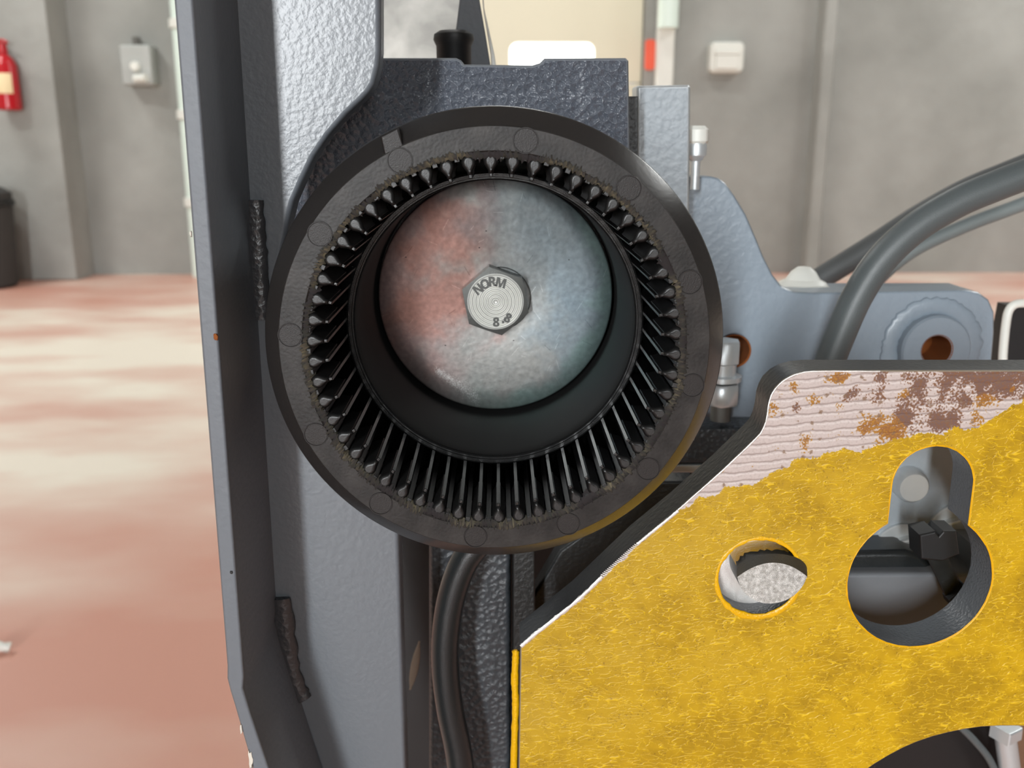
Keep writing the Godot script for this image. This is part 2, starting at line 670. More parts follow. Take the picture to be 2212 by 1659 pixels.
func hall() -> void:
	var g := geo()
	var fm := mat("floor_paint", Color.WHITE, 0.38)
	fm.albedo_texture = floor_picture()
	# one sheet of screed; its picture spans 8 m by 8 m and repeats
	var q := [Vector3(-6.2, 0, -6.6), Vector3(11.2, 0, -6.6), Vector3(11.2, 0, 6.2), Vector3(-6.2, 0, 6.2)]
	var ids := []
	for p in q:
		ids.append(g.pt(p, Vector3.UP, Vector2((p.x + 4.0) / 8.0, (p.z + 6.4) / 8.0)))
	g.quad(ids[0], ids[1], ids[2], ids[3])
	for p in q:
		g.pt(p + Vector3(0, -0.2, 0), Vector3.DOWN)
	g.quad(4, 5, 6, 7)
	for k in 4:
		var a: Vector3 = q[k]
		var b: Vector3 = q[(k + 1) % 4]
		g.flat_quad(a, b, b + Vector3(0, -0.2, 0), a + Vector3(0, -0.2, 0), (a + b) * Vector3(1, 0, 1))
	struct("floor", g, fm, "worn reddish workshop floor with pale bare patches and a painted band of glare", "floor")
	g = geo()
	box(g, Vector3(2.5, 4.3, -0.2), Vector3(17.4, 0.2, 12.8))
	struct("ceiling", g, M.ceiling, "pale flat ceiling of the hall", "ceiling")
	g = geo()
	box(g, Vector3(-6.1, 2.1, -0.2), Vector3(0.2, 4.2, 12.8))
	struct("wall_left", g, M.wall_grey, "plain grey side wall on the left of the hall", "wall")
	g = geo()
	box(g, Vector3(11.1, 2.1, -0.2), Vector3(0.2, 4.2, 12.8))
	struct("wall_right", g, M.wall_grey, "plain grey side wall on the right of the hall", "wall")
	g = geo()
	box(g, Vector3(2.5, 2.1, 6.1), Vector3(17.4, 4.2, 0.2))
	struct("wall_back", g, M.wall_grey, "plain grey wall behind the camera", "wall")
	# front wall with a door opening
	var d := 6.24
	var xl := P(560, 300, d).x
	var xr := P(1392, 100, d).x
	var top := 3.2
	g = geo()
	box(g, Vector3((-6.2 + xl) / 2, 2.1, -d - 0.15), Vector3(xl + 6.2, 4.2, 0.3))
	box(g, Vector3((11.2 + xr) / 2, 2.1, -d - 0.15), Vector3(11.2 - xr, 4.2, 0.3))
	box(g, Vector3((xl + xr) / 2, (top + 4.2) / 2, -d - 0.15), Vector3(xr - xl, 4.2 - top, 0.3))
	struct("wall_front", g, M.wall_grey, "mid grey painted wall at the far end of the hall", "wall")
	# sectional door in the opening: panels one above the other, a glazed window in one
	var door := thing("door", "cream sectional door with a small bright window", "door", Vector3((xl + xr) / 2, 0, -d - 0.08))
	door.name = "door_1"
	door.set_meta("kind", "structure")
	var win_lo := P2(1101, 150, d + 0.08)
	var win_hi := P2(1284, 92, d + 0.08)
	var ph := 0.6
	var y0 := 0.0
	var wy := (win_lo.y + win_hi.y) / 2 - 0.02
	while y0 < top - 0.02:
		var y1 := minf(y0 + ph, top)
		g = geo(Vector3(0, (y0 + y1) / 2, 0))
		var holes := []
		if wy > y0 and wy < y1:
			var hole := rect(win_hi.x - win_lo.x, minf(0.3, y1 - y0 - 0.2), 0.05)
			for k in hole.size():
				hole[k] += Vector2((win_lo.x + win_hi.x) / 2 - door.position.x, win_hi.y - minf(0.3, y1 - y0 - 0.2) / 2 - (y0 + y1) / 2)
			holes.append(hole)
			var pg := geo(Vector3(0, (y0 + y1) / 2, 0))
			plate(inset(turned(hole, true), -0.004), [], -0.012, -0.02, 0.0, pg)
			var pane := part("pane", pg, M.daylight, door)
			pane.set_meta("label", "bright daylit window pane")
			var l := AreaLight3D.new()
			l.name = "daylight"
			l.area_size = Vector2(win_hi.x - win_lo.x - 0.04, 0.22)
			l.light_energy = 0.5
			l.position = Vector3((win_lo.x + win_hi.x) / 2 - door.position.x, win_hi.y - 0.15, 0.03)
			l.rotation = Vector3(0, PI, 0)
			l.shadow_enabled = true
			door.add_child(l)
		plate(rect(xr - xl - 0.01, y1 - y0 - 0.006), holes, 0.02, -0.03, 0.004, g, null, null, Rect2(0, 0, 1, 1), 0.06 if holes else 0.0)
		part("panel", g, M.cream, door)
		y0 = y1
	# door jamb on the right: white rail with an orange marker
	var jamb := thing("door_rail", "white upright door rail with an orange marker beside the cream door", "rail", P(1418, 590, d - 0.06) * Vector3(1, 0, 1))
	g = geo()
	box(g, Vector3(0, 1.6, 0), Vector3(L(36, 1418, 100, d), 3.2, 0.08), 0.008)
	part("rail", g, M.white, jamb)
	g = geo(Vector3(0, P(1405, 118, d - 0.12).y, 0.045))
	plate(rect(L(22, 1405, 118, d), L(62, 1405, 118, d), 0.02), [], 0.008, -0.004, 0.003, g)
	g.xf.origin.x = 0
	var mk := part("marker", g, M.orange, jamb)
	mk.position.x = P(1405, 118, d - 0.12).x - jamb.position.x
	mk.set_meta("label", "orange marker")
	g = geo()
	tube(g, PackedVector3Array([Vector3(0, P(1418, 62, d - 0.1).y, 0.07), Vector3(0, 3.2, 0.07)]), func(_t, _a): return L(22, 1418, 30, d), 20)
	part("conduit", g, M.pipe, jamb)
	# left pilaster: nearer by a quarter of a metre, its flank in shade
	var dp := 5.96
	var px0 := P(108, 100, dp).x
	g = geo()
	box(g, Vector3(px0 - 0.6, 2.1, -(dp + d) / 2), Vector3(1.2, 4.2, d - dp), 0.01)
	struct("trim_1", g, M.wall_grey, "grey wall pilaster carrying the red extinguisher", "pilaster")
	# right: narrow pilaster with a duct
	var rx := P(1780, 200, d - 0.1).x
	g = geo()
	box(g, Vector3(rx, 2.1, -d + 0.06), Vector3(L(30, 1780, 200, d), 4.2, 0.16), 0.02)
	struct("trim_2", g, M.wall_grey, "narrow grey upright rib on the far wall right of the switch", "pilaster")


func hall_things() -> void:
	var d := 5.9
	# fire extinguisher on the pilaster
	var r := L(25, 20, 180, d)
	var base := P(22, 238, d)
	var o := thing("fire_extinguisher", "red fire extinguisher hanging on the grey pilaster at the left edge", "extinguisher", base)
	var up := Basis(Vector3.RIGHT, -PI / 2)
	var h := (P(22, 118, d) - base).y
	var g := geo(Vector3.ZERO, up)
	lathe(g, [Vector2(0, h), Vector2(r * 0.4, h), Vector2(r * 0.75, h - r * 0.35), Vector2(r, h - r * 0.9), Vector2(r, r * 0.15), Vector2(r * 0.88, 0), Vector2(0, 0)], 32)
	part("cylinder", g, M.red, o)
	g = geo(Vector3.ZERO, up)
	lathe(g, [Vector2(0, h + r * 1.0), Vector2(r * 0.34, h + r * 0.95), Vector2(r * 0.4, h + r * 0.2), Vector2(r * 0.3, h - 0.01)], 20)
	part("valve", g, M.red, o)
	g = geo()
	tube(g, spline([Vector3(-r * 0.4, h + r * 0.75, 0.0), Vector3(r * 0.1, h + r * 1.15, 0.02), Vector3(r * 0.7, h + r * 0.95, 0.03)]), func(_t, _a): return r * 0.13, 8)
	part("handle", g, M.red, o)
	g = geo(Vector3.ZERO, up)
	lathe(g, [Vector2(r * 1.004, h * 0.66), Vector2(r * 1.012, h * 0.655), Vector2(r * 1.012, h * 0.3), Vector2(r * 1.004, h * 0.295)], 20, -PI * 0.78, -PI * 0.22)
	part("label_sheet", g, M.label_print, o)
	# grey switch box on the far wall
	var c := P(302, 142, 6.17)
	var w := L(66, 302, 142, 6.2)
	o = thing("switch_box", "small grey wall box with a pale round knob beside the left pilaster", "switch", c)
	g = geo()
	plate(rect(w, w * 1.25, w * 0.1), [], 0.07, -0.07, 0.012, g)
	part("box", g, stained("white", "box_grey", noise(3, 0.01, 2, 7), rgb(168, 170, 166), rgb(186, 188, 184), 1.0), o)
	g = geo(Vector3(0, -w * 0.05, 0.07))
	lathe(g, [Vector2(0, 0.03), Vector2(w * 0.12, 0.03), Vector2(w * 0.15, 0.02), Vector2(w * 0.16, 0.0)], 20)
	part("knob", g, M.white, o)
	g = geo(Vector3(0, 0, 0.07))
	tube(g, spline([Vector3(-w * 0.05, -w * 0.42, 0.0), Vector3(w * 0.2, -w * 0.42, 0.02), Vector3(w * 0.36, -w * 0.4, 0.03)]), func(_t, _a): return w * 0.13, 12)
	part("socket", g, M.white, o)
	g = geo(Vector3(-w * 0.1, w * 0.7, -0.03))
	tube(g, PackedVector3Array([Vector3(0, -w * 0.12, 0), Vector3(0, w * 0.2, 0)]), func(_t, _a): return w * 0.12, 10)
	part("gland", g, M.wall_dark, o)
	# pale downpipe with collars
	var pb := P(442, 590, 6.14)
	o = thing("downpipe", "pale green white downpipe with collars on the far wall left of the frame", "pipe", Vector3(pb.x, 0, pb.z))
	var pr := L(26, 390, 300, 6.14)
	g = geo(Vector3.ZERO, up)
	lathe(g, [Vector2(pr, 4.15), Vector2(pr, 0.0)], 28)
	part("pipe", g, M.pipe, o)
	for y in [52.0, 248.0, 436.0]:
		g = geo(Vector3(0, P(392, y, 6.14).y, 0), up)
		lathe(g, [Vector2(pr, 0.03), Vector2(pr * 1.2, 0.025), Vector2(pr * 1.2, -0.025), Vector2(pr, -0.03)], 28)
		part("collar", g, M.white, o)
	# white light switch on the right
	c = P(1567, 125, 6.22)
	w = L(74, 1567, 125, 6.2)
	o = thing("light_switch", "white two part light switch on the grey wall right of the cream door", "switch", c)
	g = geo()
	plate(rect(w, w * 0.86, w * 0.16), [], 0.045, -0.02, 0.014, g)
	part("cover", g, M.white, o)
	g = geo(Vector3(0, w * 0.14, 0.045))
	plate(rect(w * 0.72, w * 0.14, w * 0.03), [], 0.014, -0.004, 0.005, g)
	part("rocker", g, M.white, o)
	g = geo(Vector3(0, -w * 0.13, 0.045))
	plate(rect(w * 0.66, w * 0.4, w * 0.05), [], 0.012, -0.004, 0.006, g)
	part("flap", g, M.white, o)
	# dark bin at the left edge
	var b := P(10, 590, 5.7) * Vector3(1, 0, 1)
	o = thing("waste_bin", "dark bin standing by the wall at the left edge under the extinguisher", "bin", b + Vector3(-0.12, 0, 0))
	g = geo(Vector3.ZERO, up)
	var bh := P(10, 405, 5.7).y
	lathe(g, [Vector2(0, bh), Vector2(0.15, bh), Vector2(0.2, bh - 0.03), Vector2(0.2, bh - 0.1), Vector2(0.18, 0.02), Vector2(0.16, 0.0), Vector2(0, 0)], 28)
	part("bin_body", g, M.dark_fabric, o)
	g = geo(Vector3(0, bh - 0.09, 0), up)
	lathe(g, [Vector2(0.2, 0.02), Vector2(0.212, 0.015), Vector2(0.212, -0.015), Vector2(0.195, -0.02)], 28)
	part("rim", g, M.black, o)
	# scrap of pale litter on the floor
	var fy := P(4, 1412, 1.0)
	var t := EYE.y / (EYE.y - fy.y)
	var litter := EYE + (fy - EYE) * t
	g = geo(litter + Vector3(0, 0.006, 0))
	tube(g, spline([Vector3(-0.03, 0.002, 0.01), Vector3(-0.01, 0.008, 0.0), Vector3(0.012, 0.002, -0.006)], 4), func(u, a): return 0.008 * (1.0 + 0.3 * sin(a * 3 + u * 9)), 8)
	tag(part("litter_scrap", g, M.white), "scrap of pale litter lying on the red floor at the left edge", "litter")


# ---------------------------------------------------------------- machine frame on the left
func upright(x: float, y_to: float, y_from: float, n: int) -> Array:   # pixels along a plumb line that passes through x at y = 0
	var r := []
	for k in n + 1:
		var y := lerpf(y_from, y_to, float(k) / n)
		r.append_array([1075.0 - (1075.0 - x) * (8756.0 - y) / 8756.0, y])
	return r


func frame_channel() -> void:
	var d := D_WEB
	var df := 0.359
	var o := thing("frame_channel", "grey painted upright steel channel with welded flange left of the black roller", "frame", P(650, 1659, d))
	# web: the broad face that meets the roller
	var outline := [430, -900, 822, -900, 822, 110, 819, 142, 809, 182, 797, 201, 782, 217, 749, 248, 710, 293, 679, 339, 655, 389, 634, 437, 622, 486, 606, 570, 598, 680,
		606, 790, 640, 880, 690, 962, 760, 1042, 862, 1110, 862, 1157, 877, 1659, 888, 2080, 800, 2080, 690, 1659, 645, 1527, 590, 1330, 565, 1050]
	var g := geo()
	var edge := geo()
	plate(trace(outline, d), [], -d, -d - 0.012, 0.0022, g, edge, edge)
	part("web", g, M.paint, o, true)
	part("web_edge", edge, M.paint_smooth, o, true)
	# flange: stands out towards the viewer along the web's left side
	var left := upright(375, 1440, -900, 6) + [490, 1468, 497, 1496, 506, 1525, 541, 1645, 580, 1790, 745, 2290]
	var right := upright(417, 1462, -900, 6) + [525, 1488, 532, 1512, 542, 1545, 580, 1659, 622, 1790, 787, 2290]
	var loop := left.duplicate()
	for k in range(right.size() - 2, -2, -2):
		loop.append_array([right[k], right[k + 1]])
	g = geo()
	edge = geo()
	var back := geo()
	plate(trace(loop, df), [], -df, -d - 0.02, 0.0011, edge, edge, g)
	part("flange", g, M.paint_smooth, o, true)
	part("flange_edge", edge, M.paint_smooth, o, true)
	# weld beads along the inner corner
	var rng := RandomNumberGenerator.new()
	rng.seed = 11
	var f := noise(FastNoiseLite.TYPE_SIMPLEX, 0.9, 2, 4)
	for run in [[[548, 432, 551, 520, 556, 600, 561, 690], 17.0], [[606, 1292, 614, 1370, 624, 1440, 640, 1490, 655, 1512], 19.0]]:
		var pts := []
		for k in range(0, run[0].size(), 2):
			pts.append(P(run[0][k], run[0][k + 1], d - 0.0015))
		var rad := L(run[1], 580, 800, d)
		g = geo()
		var path := spline(pts, 16)
		tube(g, path, func(u, a): return rad * (0.96 + 0.16 * f.get_noise_2d(u * 6.0, cos(a) * 1.6 + run[1]) + 0.03 * sin(u * 44.0)) * (0.55 + 0.45 * pow(sin(clampf(u, 0.02, 0.98) * PI), 0.25)), 18, Vector2(1.5, 0.7))
		part("weld_bead", g, M.weld if M.has("weld") else mat("weld", rgb(62, 62, 64), 0.24, 0.0, M.paint_hammer.heightmap_texture, 0.028, 18.0), o, true)
	# chips in the paint of the flange edge
	for chip in [[466, 727, 4.0, 9.0, "rust"], [542, 1640, 5.0, 26.0, "primer"], [521, 1575, 3.0, 14.0, "primer"], [412, 505, 2.0, 7.0, "primer"], [500, 1236, 3.0, 4.0, "black"]]:
		var p := P(chip[0], chip[1], df)
		g = geo(p)
		var poly := PackedVector2Array()
		for k in 14:
			var a := TAU * k / 14
			var s := 1.0 + rng.randf_range(-0.3, 0.3)
			poly.append(Vector2(cos(a) * L(chip[2], 480, 900, df), sin(a) * L(chip[3], 480, 900, df)) * s)
		plate(poly, [], 0.0004, -0.0006, 0.0002, g)
		part("paint_chip", g, M[chip[4]], o, true)


# ---------------------------------------------------------------- what stands behind the roller
func support() -> void:
	var d := 0.50
	var o := thing("support_block", "grey hammered paint support block with a notched top behind the roller", "block", P(1100, 460, d))
	var g := geo()
	var edge := geo()
	plate(trace([560, 125, 985, 125, 996, 130, 1003, 139, 1150, 141, 1166, 136, 1176, 126, 1352, 125, 1358, 131, 1364, 520, 560, 520], d), [], -d, -d - 0.06, 0.0012, g, edge, edge)
	part("block", g, M.paint_hammer, o, true)
	part("block_edge", edge, M.paint_smooth, o, true)
	# narrow dark plate added to stand for the shade beside the block
	var d2 := 0.53
	g = geo()
	plate(trace([1340, 208, 1378, 208, 1378, 560, 1340, 560], d2), [], -d2, -d2 - 0.02, 0.0005, g)
	tag(part("gap_shade", g, M.paint_black), "thin dark plate added as shade in the gap between hammered block and light upright bar", "plate")
	# dark tapering bracket above the block and its black end stop
	var d3 := 0.60
	o = thing("tapered_bracket", "dark grey tapering bracket rising behind the hammered block", "bracket", P(1030, 150, d3))
	g = geo()
	plate(trace([1000, -60, 1024, -60, 1036, 0, 1050, 80, 1061, 150, 1062, 190, 930, 190, 960, 150, 985, 60], d3), [], -d3, -d3 - 0.012, 0.001, g)
	part("bracket_plate", g, M.paint_smooth, o, true)
	g = geo()
	tube(g, PackedVector3Array([P(1039, -60, d3 - 0.001), P(1045, 20, d3 - 0.001), P(1064, 118, d3 - 0.001), P(1068, 160, d3 - 0.001)]), func(u, _a): return L(1.5 + 5.0 * smoothstep(0.4, 0.9, u), 1050, 100, d3), 8)
	part("bright_edge", g, M.white, o, true)
	var kn := P(981, 150, 0.575)
	o = thing("end_stop", "black rubber end stop standing on the hammered block", "stop", kn)
	g = geo(Vector3.ZERO, Basis(Vector3.RIGHT, -PI / 2))
	var kr := L(44, 981, 100, 0.575)
	var kh := P(981, 66, 0.575).y - kn.y
	lathe(g, [Vector2(0, kh), Vector2(kr * 0.7, kh * 0.99), Vector2(kr * 0.96, kh * 0.9), Vector2(kr, kh * 0.76), Vector2(kr * 0.86, kh * 0.6), Vector2(kr * 0.84, -0.02), Vector2(0, -0.02)], 32)
	part("rubber_head", g, M.black, o)
	# weathered pale board far behind, seen through the gap
	var db := 1.1
	g = geo()
	plate(trace([700, -160, 1030, -160, 1030, 330, 700, 330], db), [], -db, -db - 0.03, 0.004, g)
	tag(part("weathered_board", g, stained("white", "weathered", streaky(), rgb(104, 103, 97), rgb(206, 205, 197), 2.2)), "pale weathered board seen through the gap above the hammered block", "board")
	# light upright bar right of the block
	var d4 := 0.56
	o = thing("upright_bar", "light grey upright flat bar right of the hammered block", "bar", P(1432, 480, d4))
	g = geo()
	edge = geo()
	plate(trace([1376, 190, 1378, 185, 1488, 183, 1492, 188, 1489, 505, 1376, 505], d4), [], -d4, -d4 - 0.02, 0.0016, g, edge, edge)
	part("bar_face", g, M.bar_paint, o, true)
	part("bar_edge", edge, M.zinc, o, true)
	# little nut and screw end that peep out behind the bar
	var d5 := 0.585
	var c := P(1503, 348, d5)
	o = thing("clamp_screw", "small white zinc screw with a nut at the right side of the light upright bar", "screw", c)
	g = geo(Vector3.ZERO, Basis(Vector3.RIGHT, -PI / 2))
	var k := L(1, 1503, 310, d5)
	lathe(g, [Vector2(0, 74 * k), Vector2(17 * k, 74 * k), Vector2(26 * k, 66 * k), Vector2(27 * k, 42 * k), Vector2(22 * k, 36 * k)], 6)
	part("nut", g, M.white, o)
	g = geo(Vector3.ZERO, Basis(Vector3.RIGHT, -PI / 2))
	lathe(g, [Vector2(20 * k, 40 * k), Vector2(23 * k, 30 * k), Vector2(22 * k, 12 * k), Vector2(14 * k, 2 * k), Vector2(10 * k, 0), Vector2(10 * k, -60 * k)], 20)
	part("screw_end", g, M.zinc, o)


func streaky() -> FastNoiseLite:
	var f := noise(FastNoiseLite.TYPE_SIMPLEX_SMOOTH, 0.008, 5, 77)
	f.domain_warp_enabled = true
	f.domain_warp_amplitude = 60
	f.domain_warp_frequency = 0.006
	return f


func arm() -> void:
	var d := 0.60
	var o := thing("swing_arm", "blue grey painted steel arm with rising gusset and drilled boss right of the roller", "arm", P(1800, 900, d))
	var g := geo()
	var edge := geo()
	plate(trace([1440, 381, 1536, 381, 1552, 385, 1567, 395, 1588, 424, 1612, 464, 1633, 513, 1650, 555, 1669, 593, 1690, 620, 1716, 631, 1760, 633, 2087, 627, 2115, 632, 2137, 648, 2149, 675, 2149, 720, 2142, 800, 2138, 1010, 1440, 1010], d),
		[disc(L(32, 2027, 760, d), 32, P2(2024, 757, d - 0.008)), disc(L(34, 1584, 757, d), 32, P2(1584, 757, d))], -d, -d - 0.022, 0.0016, g, edge, edge, Rect2(0, 0, 1, 1), 0.008)
	part("arm_plate", g, M.paint_blue, o, true)
	for e in pieces(edge):
		part("arm_edge", e, M.paint_blue, o, true)
	# the arm's box section behind, its top face seen from above
	var top := P(1800, 634, d + 0.022).y
	var x0 := P(1640, 600, 0.64).x
	var x1 := P(2062, 600, 0.66).x
	g = geo()
	box(g, Vector3((x0 + x1) / 2, top - 0.035, -d - 0.022 - 0.023), Vector3(x1 - x0, 0.07, 0.046), 0.003)
	part("box_section", g, M.paint_blue, o, true)
	# boss with a weld fillet round it
	var k := L(1, 2018, 765, d)
	var c := Vector3(P2(2024, 757, d - 0.008).x, P2(2024, 757, d - 0.008).y, -d)
	g = geo(c)
	lathe(g, [Vector2(32 * k, 0.001), Vector2(32 * k, 0.0075), Vector2(34 * k, 0.008), Vector2(70 * k, 0.008), Vector2(74 * k, 0.0065), Vector2(75 * k, 0.0)], 64)
	part("boss", g, M.paint_blue, o, true)
	g = geo(c)
	var f := noise(FastNoiseLite.TYPE_SIMPLEX, 1.0, 2, 6)
	var ring := PackedVector3Array()
	for i in 97:
		ring.append(Vector3(cos(TAU * i / 96) * 90 * k, sin(TAU * i / 96) * 90 * k, 0.0))
	tube(g, ring, func(u, _a): return k * (19.0 + 1.0 * sin(u * 120.0) + 4.0 * f.get_noise_1d(u * 40.0)), 12, Vector2(1, 0.35), false)
	part("weld_ring", g, M.paint_blue, o, true)
	# rusty bores
	for h in [[c, 31.6, 0.0078], [P(1584, 757, d), 33.5, 0.002]]:
		g = geo(h[0])
		lathe(g, [Vector2(0, -0.0212), Vector2(h[1] * k, -0.0212), Vector2(h[1] * k, h[2] - 0.0005), Vector2((h[1] + 3) * k, h[2] + 0.0004)], 32)
		part("rusty_bore", g, M.rust, o, true)
	# pale cap nut on top of the arm
	var b := Vector3(P(1735, 600, 0.645).x, top, -0.645)
	o = thing("cap_nut", "white domed cap nut on top of the blue grey arm beside the hoses", "nut", b)
	g = geo(Vector3.ZERO, Basis(Vector3.RIGHT, -PI / 2))
	var q := L(1, 1735, 590, 0.645)
	lathe(g, [Vector2(0, 48 * q), Vector2(14 * q, 46 * q), Vector2(26 * q, 36 * q), Vector2(36 * q, 20 * q), Vector2(44 * q, 13 * q)], 32)
	part("dome", g, M.white, o)
	g = geo(Vector3.ZERO, Basis(Vector3.RIGHT, -PI / 2))
	lathe(g, [Vector2(36 * q, 20 * q), Vector2(48 * q, 14 * q), Vector2(56 * q, 4 * q), Vector2(57 * q, 0)], 32)
	part("flange", g, M.white, o)
	# upright bolt between roller and plate
	var d6 := 0.56
	var bx := P(1556, 905, d6)
	var s := L(1, 1556, 830, d6)
	o = thing("hinge_bolt", "bright zinc upright bolt with two nuts between roller and yellow plate", "bolt", bx)
	var up := Basis(Vector3.RIGHT, -PI / 2) * Basis(Vector3.BACK, 0.3)
	g = geo(Vector3.ZERO, up)
	lathe(g, [Vector2(0, 175 * s), Vector2(32 * s, 175 * s), Vector2(36 * s, 168 * s), Vector2(36 * s, 128 * s), Vector2(30 * s, 124 * s)], 6)
	part("head", g, M.zinc, o)
	g = geo(Vector3.ZERO, up)
	lathe(g, [Vector2(28 * s, 126 * s), Vector2(27 * s, 84 * s)], 24)
	part("shank", g, M.zinc, o)
	g = geo(Vector3.ZERO, up)
	lathe(g, [Vector2(27 * s, 100 * s), Vector2(40 * s, 98 * s), Vector2(40 * s, 88 * s), Vector2(27 * s, 86 * s)], 28)
	part("washer", g, M.zinc, o)
	g = geo(Vector3.ZERO, up)
	lathe(g, [Vector2(26 * s, 82 * s), Vector2(36 * s, 81 * s), Vector2(39 * s, 76 * s), Vector2(39 * s, 40 * s), Vector2(35 * s, 34 * s), Vector2(20 * s, 33 * s)], 6)
	part("nut", g, M.zinc, o)
	g = geo(Vector3.ZERO, up)
	lathe(g, [Vector2(22 * s, 34 * s), Vector2(22 * s, -2 * s)], 24)
	part("stud_end", g, M.steel_dark, o)
	# white bent wire guard at the far right
	var dw := 0.66
	g = geo()
	var wr := L(9, 2180, 700, dw)
	tube(g, spline([P(2165, 820, dw), P(2167, 760, dw), P(2173, 700, dw), P(2179, 672, dw), P(2192, 658, dw), P(2214, 655, dw), P(2260, 655, dw)], 8), func(_t, _a): return wr, 14)
	tag(part("wire_guard", g, M.white), "white bent wire guard at the far right edge beside the arm end", "guard")
	g = geo()
	plate(trace([2184, 662, 2300, 662, 2300, 830, 2150, 830], 0.70), [], -0.70, -0.72, 0.002, g)
	tag(part("dark_housing", g, M.black), "black housing behind the white wire guard at the right edge", "housing")


# ---------------------------------------------------------------- the roller
func roller() -> void:
	var axis := P(1069, 753, D_RING)
	var q := L(1, 1069, 753, D_RING)      # one pixel on the ring's front plane
	var o := thing("roller", "dark smoky plastic roller with a ribbed ring round a deep hub", "roller", axis)
	var z_out := -0.009
	var r_out := L(494, 1069, 742, D_RING + 0.009)
	var r_hub := L(321, 1069, 696, 0.412)
	var z_hub := D_RING - 0.412
	var z_back := -0.138
	var r_face := 466 * q
	var r_in := 409 * q
	var r_bore := L(253, 1069, 640, 0.479) * 1.035
	var wall := 420 * q
	# front annulus
	var g := geo()
	lathe(g, [Vector2(wall, -0.03), Vector2(wall, -0.004), Vector2(r_in + 4 * q, -0.0006), Vector2(r_in + 7 * q, 0.0), Vector2(r_face - 2 * q, 0.0), Vector2(r_face, -0.0004)], 192)
	part("front_ring", g, M.plastic_worn, o)
	g = geo()
	lathe(g, [Vector2(r_face, -0.0004), Vector2(r_out - 3 * q, z_out + 0.0009), Vector2(r_out, z_out), Vector2(r_out, z_out - 0.004), Vector2(r_out - 0.003, z_out - 0.01), Vector2(r_out - 0.006, z_back), Vector2(0.02, z_back)], 192)
	part("outer_rim", g, M.plastic_gloss, o)
	# barrel inside, closed behind
	g = geo()
	lathe(g, [Vector2(r_bore, z_back + 0.003), Vector2(wall + 3 * q, z_back + 0.003), Vector2(wall + 3 * q, -0.02)], 128)
	part("barrel", g, M.plastic_rib, o)
	# hub sleeve with stepped lip
	g = geo()
	var lip := [Vector2(r_hub, z_back), Vector2(r_hub, z_hub - 0.0008), Vector2(r_hub - 0.0008, z_hub), Vector2(r_hub - 0.0022, z_hub), Vector2(r_hub - 0.0024, z_hub - 0.0006), Vector2(r_hub - 0.003, z_hub - 0.0006), Vector2(r_hub - 0.0036, z_hub - 0.0014),
		Vector2(r_bore + 0.0016, z_hub - 0.0035), Vector2(r_bore + 0.0012, z_hub - 0.0045), Vector2(r_bore, z_hub - 0.012), Vector2(r_bore, z_back)]
	lip.reverse()
	lathe(g, lip, 160)
	part("hub", g, M.plastic_rib, o)
	g = geo()
	lathe(g, [Vector2(r_bore - 0.0001, z_back), Vector2(r_bore - 0.0001, z_hub - 0.009), Vector2(r_bore + 0.0010, z_hub - 0.0042)], 128)
	part("bore", g, M.bore, o)
	# ribs: tall ones end in the hub lip, short flat ones sit on the wall between them, a moulded foot ends each tall one
	var count := 54
	var tall := geo()
	var w := 7.5 * q
	var r0 := 362 * q
	var len := -z_hub + 0.012
	var prof := PackedVector2Array([Vector2(-w / 2, -r0), Vector2(w / 2, -r0), Vector2(w / 2, -wall), Vector2(-w / 2, -wall)])
	plate(prof, [], -0.0022, -len, 0.0003, tall)
	var foot := geo()
	var fp := PackedVector2Array()
	for e in [[-5, 369], [5, 369], [6, 376], [14, 389], [15, 398], [11, 406], [4, 410], [-4, 410], [-11, 406], [-15, 398], [-14, 389], [-6, 376]]:
		fp.append(Vector2(e[0] * q, -e[1] * q))
	plate(fp, [], -0.0008, -0.03, 0.0014, foot)
	var short := geo()
	var sw := 11.0 * q
	plate(PackedVector2Array([Vector2(-sw / 2, -399 * q), Vector2(sw / 2, -399 * q), Vector2(sw / 2, -wall - 2 * q), Vector2(-sw / 2, -wall - 2 * q)]), [], -0.0019, -len - 0.01, 0.0002, short)
	var tm := tall.mesh()
	var fm := foot.mesh()
	var sm := short.mesh()
	for i in count:
		var a := TAU * (i + 0.15) / count
		for e in [["rib", tm, 0.0], ["rib_foot", fm, 0.0], ["bar", sm, 0.5]]:
			var p := part(e[0], e[1], M.plastic_rib if e[0] == "rib" else M.plastic_foot, o)
			p.rotation.z = a + TAU * float(e[2]) / count
	# ragged moulding flash along the ring's inner edge
	g = geo()
	var f := noise(FastNoiseLite.TYPE_SIMPLEX, 0.5, 4, 9)
	var f2 := noise(FastNoiseLite.TYPE_SIMPLEX, 0.07, 2, 12)
	var seg := 900
	var rows := 7
	for i in seg + 1:
		var a := TAU * (i % seg) / seg
		var big := 0.5 + 0.9 * f2.get_noise_2d(cos(a) * 40.0, sin(a) * 40.0)
		for k in rows:
			var t := float(k) / (rows - 1)
			var nz := f.get_noise_3d(cos(a) * 190.0, sin(a) * 190.0, t * 4.0)
			var bump := sin(t * PI)
			var rr := (lerpf(400.0, 424.0, t) + 12.0 * nz * (1.0 - t * 0.3) + (1.0 - t) * 9.0 * (big - 0.3)) * q
			var zz := -0.0012 + 0.0022 * bump * (0.35 + 0.5 * clampf(big, 0, 1)) + 0.002 * nz * bump - (0.004 if k == 0 else 0.0) - (0.0005 if k == rows - 1 else 0.0)
			var glow := clampf(0.5 + nz * 0.9, 0, 1) * clampf(big + 0.2, 0.1, 1.0) * (1.0 - t)
			g.tint = Color(0.020, 0.018, 0.017).lerp(Color(0.17, 0.14, 0.085), glow * glow * 1.6)
			g.pt(Vector3(cos(a) * rr, sin(a) * rr, zz), Vector3(-cos(a) * (0.5 - t) + nz * 0.5, -sin(a) * (0.5 - t), 1.0))
